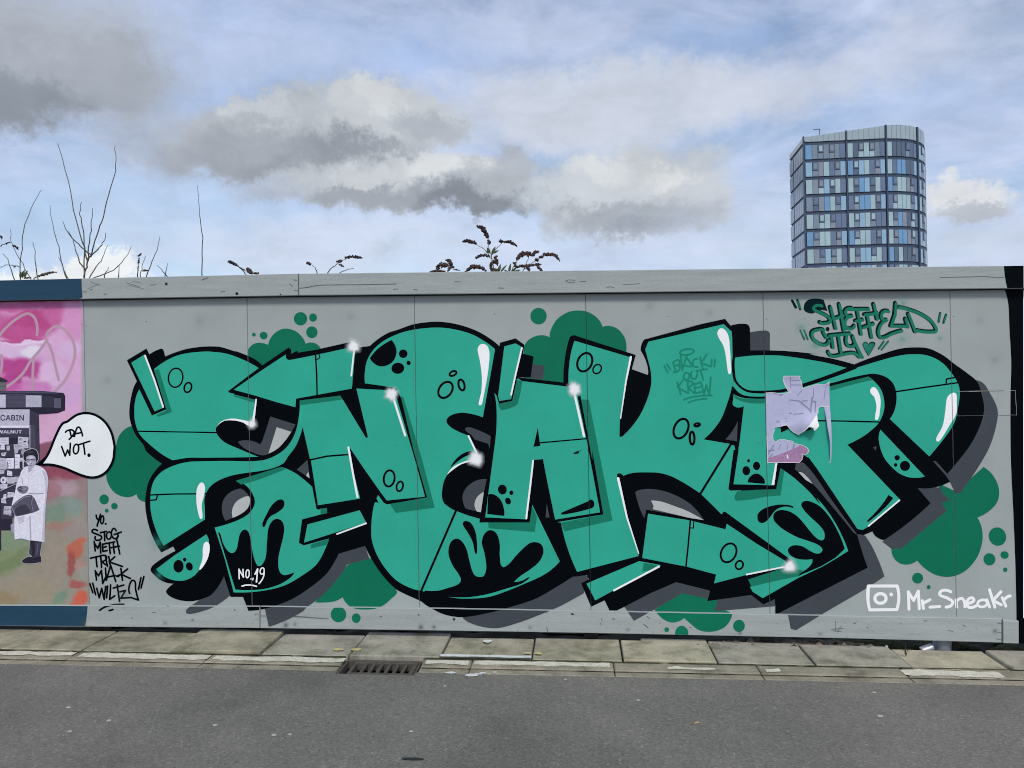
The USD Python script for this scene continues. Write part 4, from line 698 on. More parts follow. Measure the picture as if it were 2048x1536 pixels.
for k, (px, py, h_, st_) in enumerate([(250, 1190, 26, .16), (700, 632, 26, .10), (1300, 612, 30, .10), (1990, 720, 26, .12), (400, 640, 30, .10), (1750, 1160, 24, .14), (1640, 1205, 20, .2), (215, 760, 26, .1), (1960, 640, 28, .08), (1420, 625, 20, .12)]):
    mist(px, py, h_ * .2, h_, SMUT, 80 + k, st_, name='dirt_smudge')
# screws, knots and scuffs
SCREW = M('screw_zinc', (.16, .19, .18), rough=.5, metal=.3, var=.2)
for px, py in [(293, 643), (163.8, 648.8), (172.5, 651), (989, 627.4), (1336, 632.7), (1533, 638), (1907, 633), (493.3, 801.7), (493.4, 935), (505.5, 934.5), (508.4, 1064), (603, 1120), (830.5, 758), (794.4, 891), (842.6, 1147), (833.8, 1148), (834.8, 1168.5), (1172.9, 931), (1163, 1029), (1160, 1041.6), (1189, 1024.6), (1178.7, 1063), (1178, 1166.6), (1172.9, 745), (1183.2, 809.5), (1034, 821.8), (1175, 901), (1517.4, 885), (1540.8, 885), (12.5, 651), (170, 940), (178, 940), (316, 865), (1540, 953)]:
    c = on_wall(px, py); q = trimesh.creation.cone(.0042, .0016, sections=8); q.apply_transform(trimesh.transformations.rotation_matrix(np.pi / 2, [1, 0, 0])); q.apply_translation([c[0], -.0014 if px > 168 else -.0016, c[2]])
    part(hd, 'screw', q, SCREW)
SCUFF = M('scuff_grey', (.085, .09, .09), rough=.7, var=.5, vscale=60.0)
KNOT = M('dark_knot', (.03, .03, .032), rough=.7, var=.3, vscale=40.0)
for px, py, r_, y in [(332.5, 567.5, 2.8, FY), (473.8, 586.8, 2.6, FY), (473, 587.5, 2, FY), (561, 588.5, 1.3, FY), (600.2, 1221.5, 1.4, BY), (762, 1232.8, 1.2, BY), (837.5, 1229.6, 1.4, BY), (908, 1238.5, 2.6, BY), (1144.5, 1228, 2.2, BY), (469.5, 1220, 1.3, BY), (263, 1236, 1, BY)]:
    part(hd, 'bolt_hole', sheet(Point(px, py).buffer(r_, quad_segs=4), y - .0026), KNOT)
cracks = [('q7: 302,118 340,115~ 400,104~ 640,100~ 800,97', 1.2), ('e6: 0,178 265,173 430,169~ 500,172~ 600,179 655,180', 1.0), ('q7: 1668,80 1690,76~ 1715,84~ 1690,90~ 1668,80', .8), ('q7: 1740,85 1772,84', .9), ('q7: 1098,85 1130,86', .9), ('q7: 1322,117 1350,118', 1.2), ('q7: 1878,116 1895,110 1915,117', .9), ('q7: 1960,101 2048,95', .7), ('q7: 785,125 808,122', .9), ('q7: 888,125 908,127', 1.1), ('q7: 255,95 270,110', .8),
          ('q7: 273,75 292,78', .8), ('q7: 278,130 296,132', .8), ('c1: 700,150 790,110', .5), ('c1: 720,160 740,150', .8), ('c1: 720,95 800,120', .5), ('c1: 1010,100 1120,135', .5), ('c1: 1030,120 1150,150', .5), ('c1: 1060,90 1130,100', .5), ('c1: 1200,120 1250,115', .6), ('c1: 1610,80 1665,60', .9), ('c1: 1765,175 1800,170', .8), ('c1: 668,170 690,175', 1.0), ('c1: 830,195 850,190', .8), ('q7: 300,45 300,150', 1.2)]
part(hd, 'crack_marks', sheet(unary_union([stroke(a, w) for a, w in cracks]), FY - .0024), SCUFF, kind='stuff')
bcr = [('b4: 345,450 600,452 810,470', .7), ('b6: 75,78 330,95', .6), ('k6: 1920,165 2000,160', .9), ('k6: 1930,175 1990,180', .8), ('k6: 1950,110 1952,180', .6), ('k6: 1990,140 1960,185', .7), ('k6: 150,58 165,66', 1.2), ('k6: 350,90 358,110', .7), ('k6: 345,120 350,138', .7), ('k6: 425,95 440,96', 1.2), ('k6: 640,130 670,155', 1.0), ('k6: 660,75 680,92', 1.0), ('k6: 980,105 1000,104', .8), ('k6: 950,150 965,155', .8), ('k7: 775,170 790,175', 1.0), ('k7: 1590,190 1612,196', .8), ('k7: 1300,155 1325,157', .8), ('k7: 870,205 890,208', .7), ('k7: 1480,225 1520,235', .7), ('k7: 1850,170 1885,178', .9), ('k7: 1850,240 1885,245', .7), ('k7: 1840,290 1880,297', .8), ('k7: 1905,230 1940,232', .8), ('k7: 1888,140 1892,315', 1.3), ('k7: 1900,188 2004,192', 1.0), ('k4: 1040,85 1060,83', .8), ('k4: 1140,38 1155,45', .8), ('k4: 1740,95 1765,95', .8), ('b6: 1820,45 1822,60', .9), ('b6: 1820,150 1828,180', .9)]
part(hd, 'scuff_marks', sheet(unary_union([stroke(a, w) for a, w in bcr]).union(unary_union([Point(x, y).buffer(r_) for x, y, r_ in zip(rng.uniform(200, 2000, 60), rng.uniform(0, 1, 60), rng.uniform(.35, .9, 60)) if False])), BY - .0028), SCUFF, kind='stuff')
sp = []
for k in range(70):
    x = rng.uniform(190, 1995); yy = np.interp(x, [190, 2000], [1214, 1240]) + rng.uniform(3, 38); sp.append(Point(x, yy).buffer(rng.uniform(.3, .8), quad_segs=2))
part(hd, 'dirt_specks', sheet(unary_union(sp).buffer(0), BY - .0032), SCUFF, kind='stuff')
art_chip = unary_union([poly('c7: 748,1468 780,1448 815,1440 805,1468 770,1475'), poly('c7: 815,1442 835,1432 830,1440')])
part(hd, 'paint_chip', sheet(art_chip, -.0026), PAINT['ink_green'])
# --- the pink neighbouring mural at the left: brush-blended colour
gxn, gyn = 176, 312
X_, Y_ = np.meshgrid(np.linspace(-140, 177.5, gxn), np.linspace(592, 1213.5, gyn))
col = np.zeros(X_.shape + (3,))
n_ = lambda s, sd, o=4: meshkit.fbm(np.stack([X_ / s, Y_ / s, X_ * 0 + sd], -1), o, sd) - .5
wx_, wy_ = X_ + 24 * n_(30, 1), Y_ + 18 * n_(26, 2)
def put(mask, rgb):
    global col
    col = col * (1 - mask[..., None]) + np.array(rgb, float) * mask[..., None]
sm = lambda e0, e1, x: (lambda t: t * t * (3 - 2 * t))(np.clip((x - e0) / (e1 - e0), 0, 1))
def dab(cx, cy, rx, ry, rgb, ang=0, op=1., soft=.35):
    c_, s_ = math.cos(math.radians(ang)), math.sin(math.radians(ang)); u = ((wx_ - cx) * c_ + (wy_ - cy) * s_) / rx; v = (-(wx_ - cx) * s_ + (wy_ - cy) * c_) / ry
    put(op * sm(1 + soft * .5, 1 - soft, np.sqrt(u * u + v * v)), rgb)
put(np.ones(X_.shape), (214, 160, 202))
for cy, rgb in ((612, (214, 130, 184)), (650, (200, 88, 155)), (700, (224, 176, 214)), (735, (205, 110, 175)), (775, (198, 76, 160)), (830, (212, 156, 200))): dab(-80, cy, 150, 26, rgb)
for a in [(45, 612, 90, 10, (206, 96, 160), -6), (60, 650, 60, 32, (190, 62, 132), -10), (110, 625, 28, 26, (202, 92, 156), 0), (145, 640, 22, 50, (212, 138, 190), 0), (40, 668, 55, 14, (196, 72, 140), 0), (48, 685, 60, 5, (226, 196, 226), 0), (45, 681, 50, 3, (190, 70, 136), -3), (35, 702, 60, 11, (214, 176, 214), 0), (62, 704, 22, 13, (222, 212, 226), 0), (70, 724, 55, 9, (206, 150, 200), 0), (40, 735, 58, 22, (188, 60, 140), 4), (20, 757, 34, 14, (184, 58, 138), -20), (110, 745, 26, 28, (216, 176, 212), 0), (140, 700, 24, 18, (210, 170, 210), 0), (70, 775, 34, 18, (204, 120, 184), 0), (130, 790, 40, 22, (206, 160, 206), 0), (120, 850, 60, 30, (212, 160, 194), 0), (95, 815, 30, 20, (208, 150, 196), 0)]: dab(*a)
low = sm(880, 886, wy_ + .16 * (X_ - 80))
put(low, (140, 78, 98)); put(low * sm(940, 968, wy_), (150, 124, 122))
put(sm(985, 1040, wy_), (146, 138, 122))
for a in [(140, 905, 60, 12, (132, 66, 92), 0, .8), (120, 948, 60, 16, (150, 60, 82), 0, .7), (130, 975, 30, 22, (176, 150, 160), 20, .7), (105, 985, 14, 26, (160, 96, 110), 20, .6), (120, 1010, 34, 16, (128, 140, 128), -10, .8), (100, 1030, 40, 18, (112, 138, 118), -20, .8), (150, 1015, 24, 18, (124, 146, 138), 0, .8), (120, 1052, 30, 10, (160, 120, 106), -15, .8), (150, 1060, 30, 20, (152, 134, 134), 0, .7), (20, 1085, 50, 26, (112, 140, 104), -25, .8), (0, 1130, 60, 26, (124, 134, 92), -25, .9), (30, 1120, 60, 14, (108, 128, 84), -28, .8), (110, 1120, 30, 40, (152, 138, 122), 0, .8), (60, 1180, 60, 30, (152, 140, 116), 0, .8), (0, 1200, 40, 20, (150, 128, 92), 0, .8), (120, 1195, 20, 12, (104, 138, 112), -40, .8), (150, 1100, 18, 16, (192, 92, 68), -30, .9), (140, 1130, 8, 30, (158, 66, 64), 5, .8), (160, 1085, 16, 8, (196, 96, 70), -30, .9), (158, 1130, 14, 14, (176, 128, 120), 0, .8), (165, 1145, 10, 14, (148, 146, 140), 0, .8), (152, 1168, 20, 8, (168, 80, 76), 0, .9), (160, 1195, 14, 18, (212, 86, 62), 0, .9), (152, 1208, 10, 8, (206, 84, 60), 0, .9), (-60, 1060, 60, 60, (130, 140, 110), 0, .8)]: dab(*a)
put(sm(160, 168, X_ + 5 * n_(20, 8)) * sm(880, 860, Y_), (158, 158, 160))
col = col * .86 + col.mean(-1, keepdims=True) * .14
col = np.clip(col + 10 * n_(6, 4)[..., None] + 12 * n_(40, 6)[..., None], 0, 255)
gi = np.arange(gxn * gyn).reshape(gyn, gxn); f = np.stack([gi[:-1, :-1].ravel(), gi[:-1, 1:].ravel(), gi[1:, 1:].ravel(), gi[1:, :-1].ravel()], 1)
cx_ = X_.ravel()[f].mean(1); cy_ = Y_.ravel()[f].mean(1); s1 = 167 + (cy_ - 600) / 600 * 11.5
f = f[(cx_ < s1 - .8)]
p = part(hd, 'pink_mural', (on_wall(X_.ravel(), Y_.ravel(), -.0007), f), MURAL, label='pink and brown brushed background of the neighbouring mural')
UsdGeom.PrimvarsAPI(stage.GetPrimAtPath(p)).CreatePrimvar('pigment', Sdf.ValueTypeNames.Color3fArray, 'vertex').Set(Vt.Vec3fArray.FromNumpy(np.minimum(lin(*col.reshape(-1, 3).T).T if False else np.where(col.reshape(-1, 3) / 255 < .04045, col.reshape(-1, 3) / 255 / 12.92, ((col.reshape(-1, 3) / 255 + .055) / 1.055) ** 2.4) / KW, .9).astype(np.float32)))
# --- pasted photograph of the kiosk, and the cut-out of the woman in front of it
def tone(rgb):
    l_ = sum(rgb) / 3; rgb = tuple(int(.62 * q + .38 * l_) for q in rgb)
    n = 'print_%d_%d_%d' % rgb
    if n not in PAINT: PAINT[n] = M(n, lin(*rgb) / KW, rough=.7, spec=.15, var=.10, vscale=26.0, fine=.22, fscale=190.0)
    return n
KI = []
def ki(rgb, *sh): KI.append(('print', None, tone(rgb), unary_union(list(sh))))
DKP, MIDP, LTP, WHP = (44, 40, 68), (92, 88, 122), (168, 164, 194), (206, 202, 226)
ki((38, 34, 60), poly('z1: -900,425 900,430 1300,470 1335,530 1330,825 1180,885 800,910 600,815 -900,810'))
ki((70, 72, 104), poly('z1: -900,432 980,436 1200,462 1200,480 -900,470'))
for a, b, c_, d, rgb in ((-400, 500, 118, 770, (186, 182, 212)), (125, 490, 525, 770, (66, 62, 92)), (528, 515, 850, 760, (170, 168, 192)), (862, 530, 1098, 765, (52, 50, 74)), (1105, 575, 1250, 780, (84, 82, 112)), (-800, 500, -410, 770, (66, 62, 92))): ki(rgb, poly(f'z1: {a},{b} {c_},{b + 6} {c_},{d} {a},{d}'))
for y in range(510, 770, 26): ki((92, 88, 120), stroke(f'z1: 128,{y} 522,{y}', .45))
ki((46, 44, 66), poly('z1: -300,100 0,140 165,220 120,250 -300,250')); ki((98, 108, 108), poly('z1: -300,250 120,252 122,415 -300,415')); ki((60, 62, 76), stroke('z1: -300,330 120,330', 1.0))
ki((182, 176, 204), poly('z1: -900,808 605,806 605,1140 -900,1140')); ki((216, 212, 234), poly('z1: -900,1140 605,1136 605,1182 -900,1190'))
ki((62, 56, 92), poly('z1: -900,1190 590,1190 592,1370 -900,1370'))
ki((56, 52, 78), poly('z1: 610,820 795,905 812,1540 z2: 680,610 640,1240 z3: 170,250 170,415 0,415 -20,690 -600,690 -600,0 z2: -700,200 500,150 500,0'))
ki((70, 66, 94), poly('z2: 520,0 600,0 610,420 520,420')); ki((150, 146, 172), poly('z2: 496,0 518,0 518,420 500,420'))
NB = [(0, 210, 150, 330), (305, 212, 475, 322), (235, 327, 410, 412), (0, 335, 75, 420), (110, 347, 170, 430), (420, 332, 488, 390), (250, 412, 310, 478), (30, 470, 100, 520), (120, 562, 240, 745), (246, 492, 330, 742), (332, 560, 420, 738), (0, 560, 112, 760), (120, 782, 208, 868), (0, 762, 75, 838), (120, 892, 250, 1003), (252, 872, 330, 978), (0, 1008, 125, 1108), (42, 1180, 110, 1250), (132, 1152, 240, 1232), (244, 1172, 300, 1240), (20, 1244, 110, 1338), (62, 1372, 200, 1536), (-160, 230, -20, 330), (-150, 400, -30, 520), (-170, 560, -20, 740), (-150, 800, -20, 900), (-160, 960, -20, 1100), (-150, 1200, -10, 1330)]
for a, b, c_, d in NB:
    j = rng.normal(0, 7, 8); sh = rng.choice([190, 200, 212, 178]); ki((int(sh), int(sh - 4), int(sh + 20)), poly(f'z2: {a + j[0]},{b + j[1]} {c_ + j[2]},{b + j[3]} {c_ + j[4]},{d + j[5]} {a + j[6]},{d + j[7]}'))
    for q in range(3):
        y = b + (d - b) * (.25 + .25 * q)
        if rng.random() < .7: ki((110, 106, 140), stroke(f'z2: {a + 14},{y:.0f} {a + 14 + (c_ - a - 28) * rng.uniform(.4, 1):.0f},{y + rng.normal(0, 3):.0f}', .7))
ki((206, 202, 226), ell('z2', 60, 942, 54, 60)); ki((150, 146, 176), ell('z2', 405, 465, 46, 55)); ki((110, 104, 140), ell('z2', 55, 940, 22, 24))
ki((40, 36, 62), poly('z2: 320,232 372,228 372,246 322,248'), poly('z2: 400,275 446,270 446,290 402,292'), poly('z2: 90,350 112,345 112,432 92,430'), poly('z2: 100,545 240,540 240,562 100,565'), stroke('z2: 130,630 135,745', 1.6), poly('z2: 335,625 385,620 385,735 340,735'), stroke('z2: -100,1185 280,1020', 2.4), poly('z2: 155,225 300,210 300,322 155,325'))
ki((190, 186, 212), stroke('z2: -100,1170 280,1002', .9)); ki((40, 36, 62), poly('z3: -20,0 12,0 15,690 -20,690'), poly('z3: 15,255 165,255 150,415 18,415')); 
for k in range(6): ki((60, 56, 84), ell('z3', 70 + 40 * (k % 3), 128 + 66 * (k // 3), 9, 9))
ki((150, 146, 172), poly('z3: 145,340 200,300 205,470 150,420'))
kio = thing('paper_poster', 'pasted monochrome paper photograph of a street kiosk on the pink mural', 'poster', on_wall(40, 950, -.0025))
kiosk_shape = unary_union([g for *_, g in KI])
for (p_, s_, c_, g) in [(a, b, c, q) for a, b, c, g in visible(KI) for q in getattr(g, 'geoms', [g])]:
    if g.is_empty or g.area < .4: continue
    m_ = sheet(g, -.0025)
    if m_ is not None: part(kio, 'printed_area', m_, PAINT[c_])
# lettering on the kiosk
def lettering(text, x0, x1, ytop, ybase, c, y, mat, parent, bold=True):
    t = meshkit.text_mesh(text, 1.0, .001, bold=bold); v = np.array(t.vertices); o = CROP[c]
    f = np.array(t.faces)[np.array(t.face_normals)[:, 2] > .9]
    px = (x0 + (v[:, 0] - v[:, 0].min()) / np.ptp(v[:, 0]) * (x1 - x0)) / o[2] + o[0]; py = (ybase - v[:, 1] / v[:, 1].max() * (ybase - ytop)) / o[2] + o[1]
    part(parent, 'lettering', trimesh.Trimesh(on_wall(px, py, y), f, process=False), mat)
lettering('CABIN', 8, 490, 920, 1032, 'z1', -.0032, PAINT[tone((64, 56, 100))], kio)
lettering('WALNUT', -40, 445, 1232, 1296, 'z1', -.0032, PAINT[tone((206, 202, 226))], kio)
WO = []
def wo(rgb, *sh): WO.append(('print', None, tone(rgb), unary_union(list(sh))))
hair = poly('z2: 400,535 405,470~ 470,430~ 560,408~ 625,440~ 650,520~ 645,600~ 610,640~ 470,640~ 415,600~')
coat = poly('z2: 425,720 490,700 600,690 690,715~ 770,780~ 812,900~ 815,1010~ 795,1180~ z3: 620,100 612,240~ 604,566 440,577 400,552 290,522 205,542 198,330~ 205,200 165,60 z2: 275,1080 285,1010~ 330,900~ 370,790~')
legs = poly('z3: 405,548 575,568 548,740 560,790 460,800 395,730')
shoes = poly('z3: 296,836 330,800~ 400,772~ 455,790 560,768 568,850 440,866~ 370,868~ 310,855~')
bag = poly('z3: 160,95 200,40~ 330,-55~ 430,-68 475,-20 540,135 470,168 300,212 215,226')
wo((200, 196, 222), unary_union([hair.buffer(.3), coat, legs, bag, shoes]).buffer(.6))
wo((214, 210, 230), coat)
wo((186, 182, 208), poly('z2: 700,760 770,800~ 812,920~ 812,1060~ 790,1180 z3: 615,240 604,560 570,560 590,200 z2: 770,1000~'), poly('z3: 230,235 330,220 330,300 260,330'), poly('z3: 420,215 430,540 405,540 400,220'), stroke('z2: 500,830 480,1000', 1.2), stroke('z2: 640,760 560,790 520,850', 1.0))
wo((120, 116, 146), stroke('z2: 500,1165 600,1175~ 740,1168', 1.6), stroke('z3: 410,220 415,560', .8), stroke('z2: 480,690 490,810 560,760', .9), stroke('z2: 372,900 390,1000', .9), stroke('z3: 205,542 290,526 400,556', .8))
wo((36, 32, 52), hair)
wo((58, 52, 76), poly('z2: 440,470~ 500,440~ 570,450~ 540,480~ 480,490~'))
wo((168, 158, 190), poly('z2: 447,560~ 470,530~ 535,515~ 600,545~ 612,640~ 585,705~ 535,745~ 490,705~ 452,640~'), poly('z2: 490,690 560,700 545,760 495,800'))
wo((196, 188, 212), poly('z2: 500,545~ 560,535~ 575,560~ 510,575~'), poly('z2: 470,640~ 500,650~ 490,680~'), poly('z2: 505,600 520,600 525,650 508,655'))
wo((44, 38, 60), stroke('z2: 450,590 500,597 530,588 605,583', 1.3), ellstroke('z2', 478, 602, 26, 20, 0, 7), ellstroke('z2', 565, 597, 30, 20, 0, 7)); wo((96, 84, 116), stroke('z2: 500,695 545,695', 1.2), stroke('z2: 520,655 540,655', 1.0))
wo((112, 104, 136), poly('z2: 290,1080~ 330,1045~ 400,1040~ 480,1060~ 475,1120~ 420,1172~ 340,1160~ 300,1120~')); wo((64, 58, 84), poly('z2: 320,1060~ 370,1070~ 380,1130~ 330,1120~')); wo((150, 142, 170), stroke('z2: 330,1080 380,1105 430,1090', 1.2), stroke('z2: 390,1060 450,1090', 1.0))
wo((82, 78, 106), bag); wo((58, 54, 78), poly('z3: 215,120~ 330,60~ 400,120~ 420,170 300,205 220,215'), stroke('z3: 430,-60 420,30 440,160', 1.0)); wo((140, 136, 162), stroke('z3: 200,60 330,-40 420,-55', 1.2), stroke('z3: 450,-40 430,40 452,150', .9))
wo((60, 56, 82), legs); wo((38, 34, 52), poly('z3: 470,560 480,700 465,780 440,770 420,560'), shoes); wo((96, 92, 116), stroke('z3: 520,600 500,740', 1.4))
wom = thing('paper_cutout', 'pasted paper cut-out photo of a person in glasses and white coat holding a bag', 'poster', on_wall(60, 1000, -.0037))
for (p_, s_, c_, g) in [(a, b, c, q) for a, b, c, g in visible(WO) for q in getattr(g, 'geoms', [g])]:
    m_ = sheet(g, -.0037) if not g.is_empty else None
    if m_ is not None: part(wom, 'printed_area', m_, PAINT[c_])
# --- torn paper poster on the letter R
pap = poly('''q8: 165,345 190,352 250,345 330,356 450,360 500,346 560,340 515,325 480,270 455,225 430,150 440,95 690,95 680,125 715,185 722,250 735,290 800,260 880,240 960,215 1060,226 1100,210 1138,180 1145,400 1150,560
 1060,566 1000,560 966,590 965,650 940,692 800,850 662,990 580,950 520,890 480,842 440,850 380,870 290,880 296,930 270,1000 280,1080 320,1106 370,1072 430,1066 580,1096 600,1130 700,1145 760,1172 800,1200 826,1240 800,1282 765,1300 740,1290 715,1292 735,1320 720,1380 680,1420 520,1424 300,1420 195,1426 180,1000''')
pinkp = poly('q8: 150,1365 330,1312 450,1268 560,1222 650,1182 700,1140 860,1140 860,1440 150,1440')
torn = thing('torn_poster', 'torn lilac and pink paper poster peeling from the letter R of the graffiti', 'poster', on_wall(1600, 840, -.003))
def lift(px, py):
    x, y = (px - 1510) * 7.68, (py - 740) * 7.68
    d = .0022 + .05 * np.exp(-(((x - 830) / 190) ** 2 + ((y - 870) / 170) ** 2)) + .012 * np.exp(-(((x - 460) / 110) ** 2 + ((y - 860) / 60) ** 2)) + .006 * np.exp(-(((x - 800) / 90) ** 2 + ((y - 1240) / 80) ** 2)) + .010 * np.exp(-(((x - 1120) / 60) ** 2 + ((y - 200) / 60) ** 2)) + .008 * np.exp(-(((x - 560) / 150) ** 2 + ((y - 90) / 50) ** 2))
    return -d
def draped(shape, step, fn):
    x0, y0, x1, y1 = shape.bounds; V, F = [], []
    for x in np.arange(x0, x1, step):
        for y in np.arange(y0, y1, step):
            c_ = shape.intersection(sbox(x, y, x + step, y + step))
            for g in getattr(c_, 'geoms', [c_]):
                if g.geom_type != 'Polygon' or g.area < 1e-4: continue
                v, f = trimesh.creation.triangulate_polygon(g, engine='earcut'); F.append(f[:, ::-1] + sum(map(len, V))); V.append(v)
    v = np.vstack(V); w = on_wall(v[:, 0], v[:, 1], -.003); w[:, 1] = fn(v[:, 0], v[:, 1])
    m = trimesh.Trimesh(w, np.vstack(F), process=False); m.merge_vertices(digits_vertex=6); return m
LILAC = M('lilac_paper', lin(174, 174, 202) / KW, rough=.7, var=.07, vscale=25.0, fine=.06, fscale=160.0); PINKP = M('pink_print', lin(160, 122, 158) / KW, rough=.7, var=.14, vscale=40.0, fine=.14, fscale=120.0); PWHITE = M('paper_white', (.74, .74, .73), rough=.7, var=.05)
part(torn, 'paper', draped(pap.difference(pinkp), 5, lift), LILAC, True); part(torn, 'pink_print', draped(pap.intersection(pinkp), 5, lift), PINKP, True)
part(torn, 'torn_edge', draped(pap.boundary.difference(LineString(pts('q8: 180,1000 165,345', False)).buffer(2)).difference(LineString(pts('q8: 1138,190 1150,560', False)).buffer(1)).buffer(.55), 5, lambda a, b: lift(a, b) - .0012), PWHITE)
part(torn, 'curled_flap', draped(poly('q8: 655,995 930,690 945,700 938,780 952,850 905,900 868,932 850,880 790,868 740,930'), 3, lambda a, b: lift(a, b) - .004 - .018 * np.clip(((a - 1510) * 7.68 - 660) / 260, 0, 1) * np.clip(((b - 740) * 7.68 - 700) / 200, 0, 1)), PWHITE, True)
part(torn, 'hanging_strip', draped(poly('q8: 1060,560 1150,555 1158,850 1165,1100 1172,1300 1165,1425 1120,1420 1150,1400 1140,1100 1105,900 1082,700'), 4, lambda a, b: -.0022 - .022 * np.sin(np.clip(((b - 740) * 7.68 - 560) / 860, 0, 1) * np.pi) * np.clip(((a - 1510) * 7.68 - 1000) / 120, .2, 1)), LILAC, True)
PGREY = M('paper_grey', lin(128, 132, 158) / KW, rough=.7, var=.12, vscale=60.0)
for q_ in unary_union([stroke('q8: ' + a, w) for a, w in [('545,110 548,270', 1.3), ('560,160 700,160', 1.2), ('560,228 710,228', 1.4), ('540,460 690,475', 2), ('690,480 850,620', 3), ('850,640 880,420', 3), ('880,480 935,490', 3), ('930,500 920,640', 2), ('730,475 800,470', 2), ('900,280 900,420', 1.2), ('380,400 430,370', 1.5), ('290,362 420,372', 1.8), ('600,680 740,665', 1.6), ('530,660 560,665', 1.8), ('340,780 380,800', 1.6), ('330,800 370,790', 1.4), ('470,740 480,760', 1.2), ('460,790 510,795', 1.0), ('1080,300 1060,450', 1.2), ('650,400 720,310', 1.2), ('200,1240 290,1230', 3), ('290,1150 200,1300', 2.2), ('360,1230 400,1140', 1.2), ('490,1230 510,1130', 1.2), ('590,1200 600,1150', 3), ('230,1330 270,1290', 2)]]).intersection(pap).geoms:
    part(torn, 'smudge', draped(q_, 6, lambda a, b: lift(a, b) - .0010), PGREY)
part(torn, 'print_flake', draped(poly('q8: 485,1305 505,1300 512,1345 518,1362 490,1355'), 6, lambda a, b: lift(a, b) - .001), PWHITE)
# ------------------------------------------------------------------ litter and growth below the boards
c = on_ground(1899, 1302, .0)
pf = trimesh.creation.cylinder(.058, .32, sections=28); pf.apply_transform(trimesh.transformations.rotation_matrix(.12, [0, 1, 0])); pf.apply_translation([c[0], .075, gz(c[0], .02)])
alone('support_pipe', pf, M('galvanised', (.26, .28, .31), rough=.45, metal=.4, var=.2, vscale=14.0, fine=.1), 'grey metal support pipe under the right end of the hoarding', 'pipe', smooth=40)
c = on_ground(1851, 1299, -.01)
can = thing('drink_can', 'crushed white drink can lying behind the paving under the hoarding', 'can', (c[0], .03, gz(c[0], .0)))
prof = np.array([(0, 0), (.018, 0), (.024, .004), (.026, .012), (.026, .075), (.022, .085), (.0, .085)])
lb = trimesh.creation.revolve(prof[1:-1], sections=24); vv = np.array(lb.vertices); vv[:, 0] *= 1 - .18 * np.sin(vv[:, 2] / .085 * np.pi); vv += .002 * (meshkit.noise(vv * 90, 3) - .5)[:, None]
T = trimesh.transformations.rotation_matrix(1.35, [.2, 1, .35]); lb = trimesh.Trimesh(trimesh.transform_points(vv, T) + [c[0] - .03, .03, gz(c[0], -.02)], lb.faces, process=False)
part(can, 'can_body', lb, M('can_white', (.42, .44, .48), rough=.4, metal=.3, var=.4, vscale=60.0), 40)
rim = trimesh.creation.annulus(.015, .0215, .003, sections=20); rim.apply_translation([0, 0, .0845]); rim.apply_transform(T); rim.apply_translation([c[0] - .03, .03, gz(c[0], -.02)])
part(can, 'can_rim', rim, MATS['galvanised'], 40)
def crumple(px, py, w, d, h, seed, yoff=.06, n=9):
    c_ = on_ground(px, py); u = np.linspace(-1, 1, n); A, B = np.meshgrid(u, u); r_ = np.random.default_rng(seed)
    z = h * (meshkit.fbm(np.stack([A * 1.6 + seed, B * 1.6, A * 0], -1), 4, seed) - .2) * (1.1 - .5 * np.abs(A)) ; edge = .75 + .5 * meshkit.noise(np.stack([A * 3, B * 3 + seed, A * 0], -1), seed)
    x = c_[0] + w / 2 * A * edge + .01 * B; y = yoff + d / 2 * B * edge
    gi = np.arange(n * n).reshape(n, n); f = np.stack([gi[:-1, :-1].ravel(), gi[:-1, 1:].ravel(), gi[1:, 1:].ravel(), gi[1:, :-1].ravel()], 1)
    return np.c_[x.ravel(), y.ravel(), (gz(x, -.015) + z).ravel()], f
DEAD = M('dead_leaf', (.16, .135, .10), rough=.9, var=.45, vscale=18.0, fine=.3, fscale=120.0)
Vs, Fs, o_ = [], [], 0
for k in range(34):
    v, f = crumple(rng.uniform(1375, 1725), 1282, rng.uniform(.09, .22), rng.uniform(.05, .12), rng.uniform(.05, .09), 100 + k, rng.uniform(-.03, .1)); Vs.append(v); Fs.append(f + o_); o_ += len(v)
alone('dead_leaves', (np.vstack(Vs), np.vstack(Fs)), DEAD, 'heap of grey brown dead leaves lying under the base board', 'leaves', kind='stuff', smooth=True)
for px, w, m_, lab in ((1207, .045, M('wrapper_blue', (.05, .09, .3), rough=.4, var=.6, vscale=40.0), 'small blue and white crumpled wrapper under the middle of the hoarding'), (1300, .06, PWHITE, 'flat scrap of white paper under the hoarding, left of another scrap'), (1322, .07, MATS['can_white'], 'pale grey scrap of packaging under the hoarding, right of the white scrap'), (1750, .02, PWHITE, 'tiny white scrap on the moss right of the dead leaves')):
    v, f = crumple(px, 1275, w, .05, .03, px, .03, 6); v[:, 2] += .012
    alone('litter_scrap', (v, f), m_, lab, 'litter')
# moss cushions in the gap at the right
mv = []
for k in range(26):
    px = rng.uniform(1690, 2060); c_ = on_ground(px, 1295); s_ = trimesh.creation.icosphere(2, rng.uniform(.03, .075)); v = np.array(s_.vertices) * [1.5, .9, .55]; v *= (1 + .5 * (meshkit.fbm(v * 40 + k, 3, k) - .5))[:, None]
    mv.append(trimesh.Trimesh(v + [c_[0], rng.uniform(.06, .26), gz(c_[0], -.035)], s_.faces, process=False))
alone('moss', cat(mv), MOSS, 'low dark green moss growing in the gap under the hoarding', 'moss', kind='stuff', smooth=True)
c = on_ground(1812, 1316, .0)
wd = [tube([c + [0, 0, .012], c + [a * .4, b * .3, .03 + h], c + [a, b, .012 + h]], [.0022, .002, .0006], 4) for a, b, h in ((-.035, 0, .025), (.03, .005, .022), (.002, .03, .05), (-.018, -.015, .03), (.02, -.02, .03))]
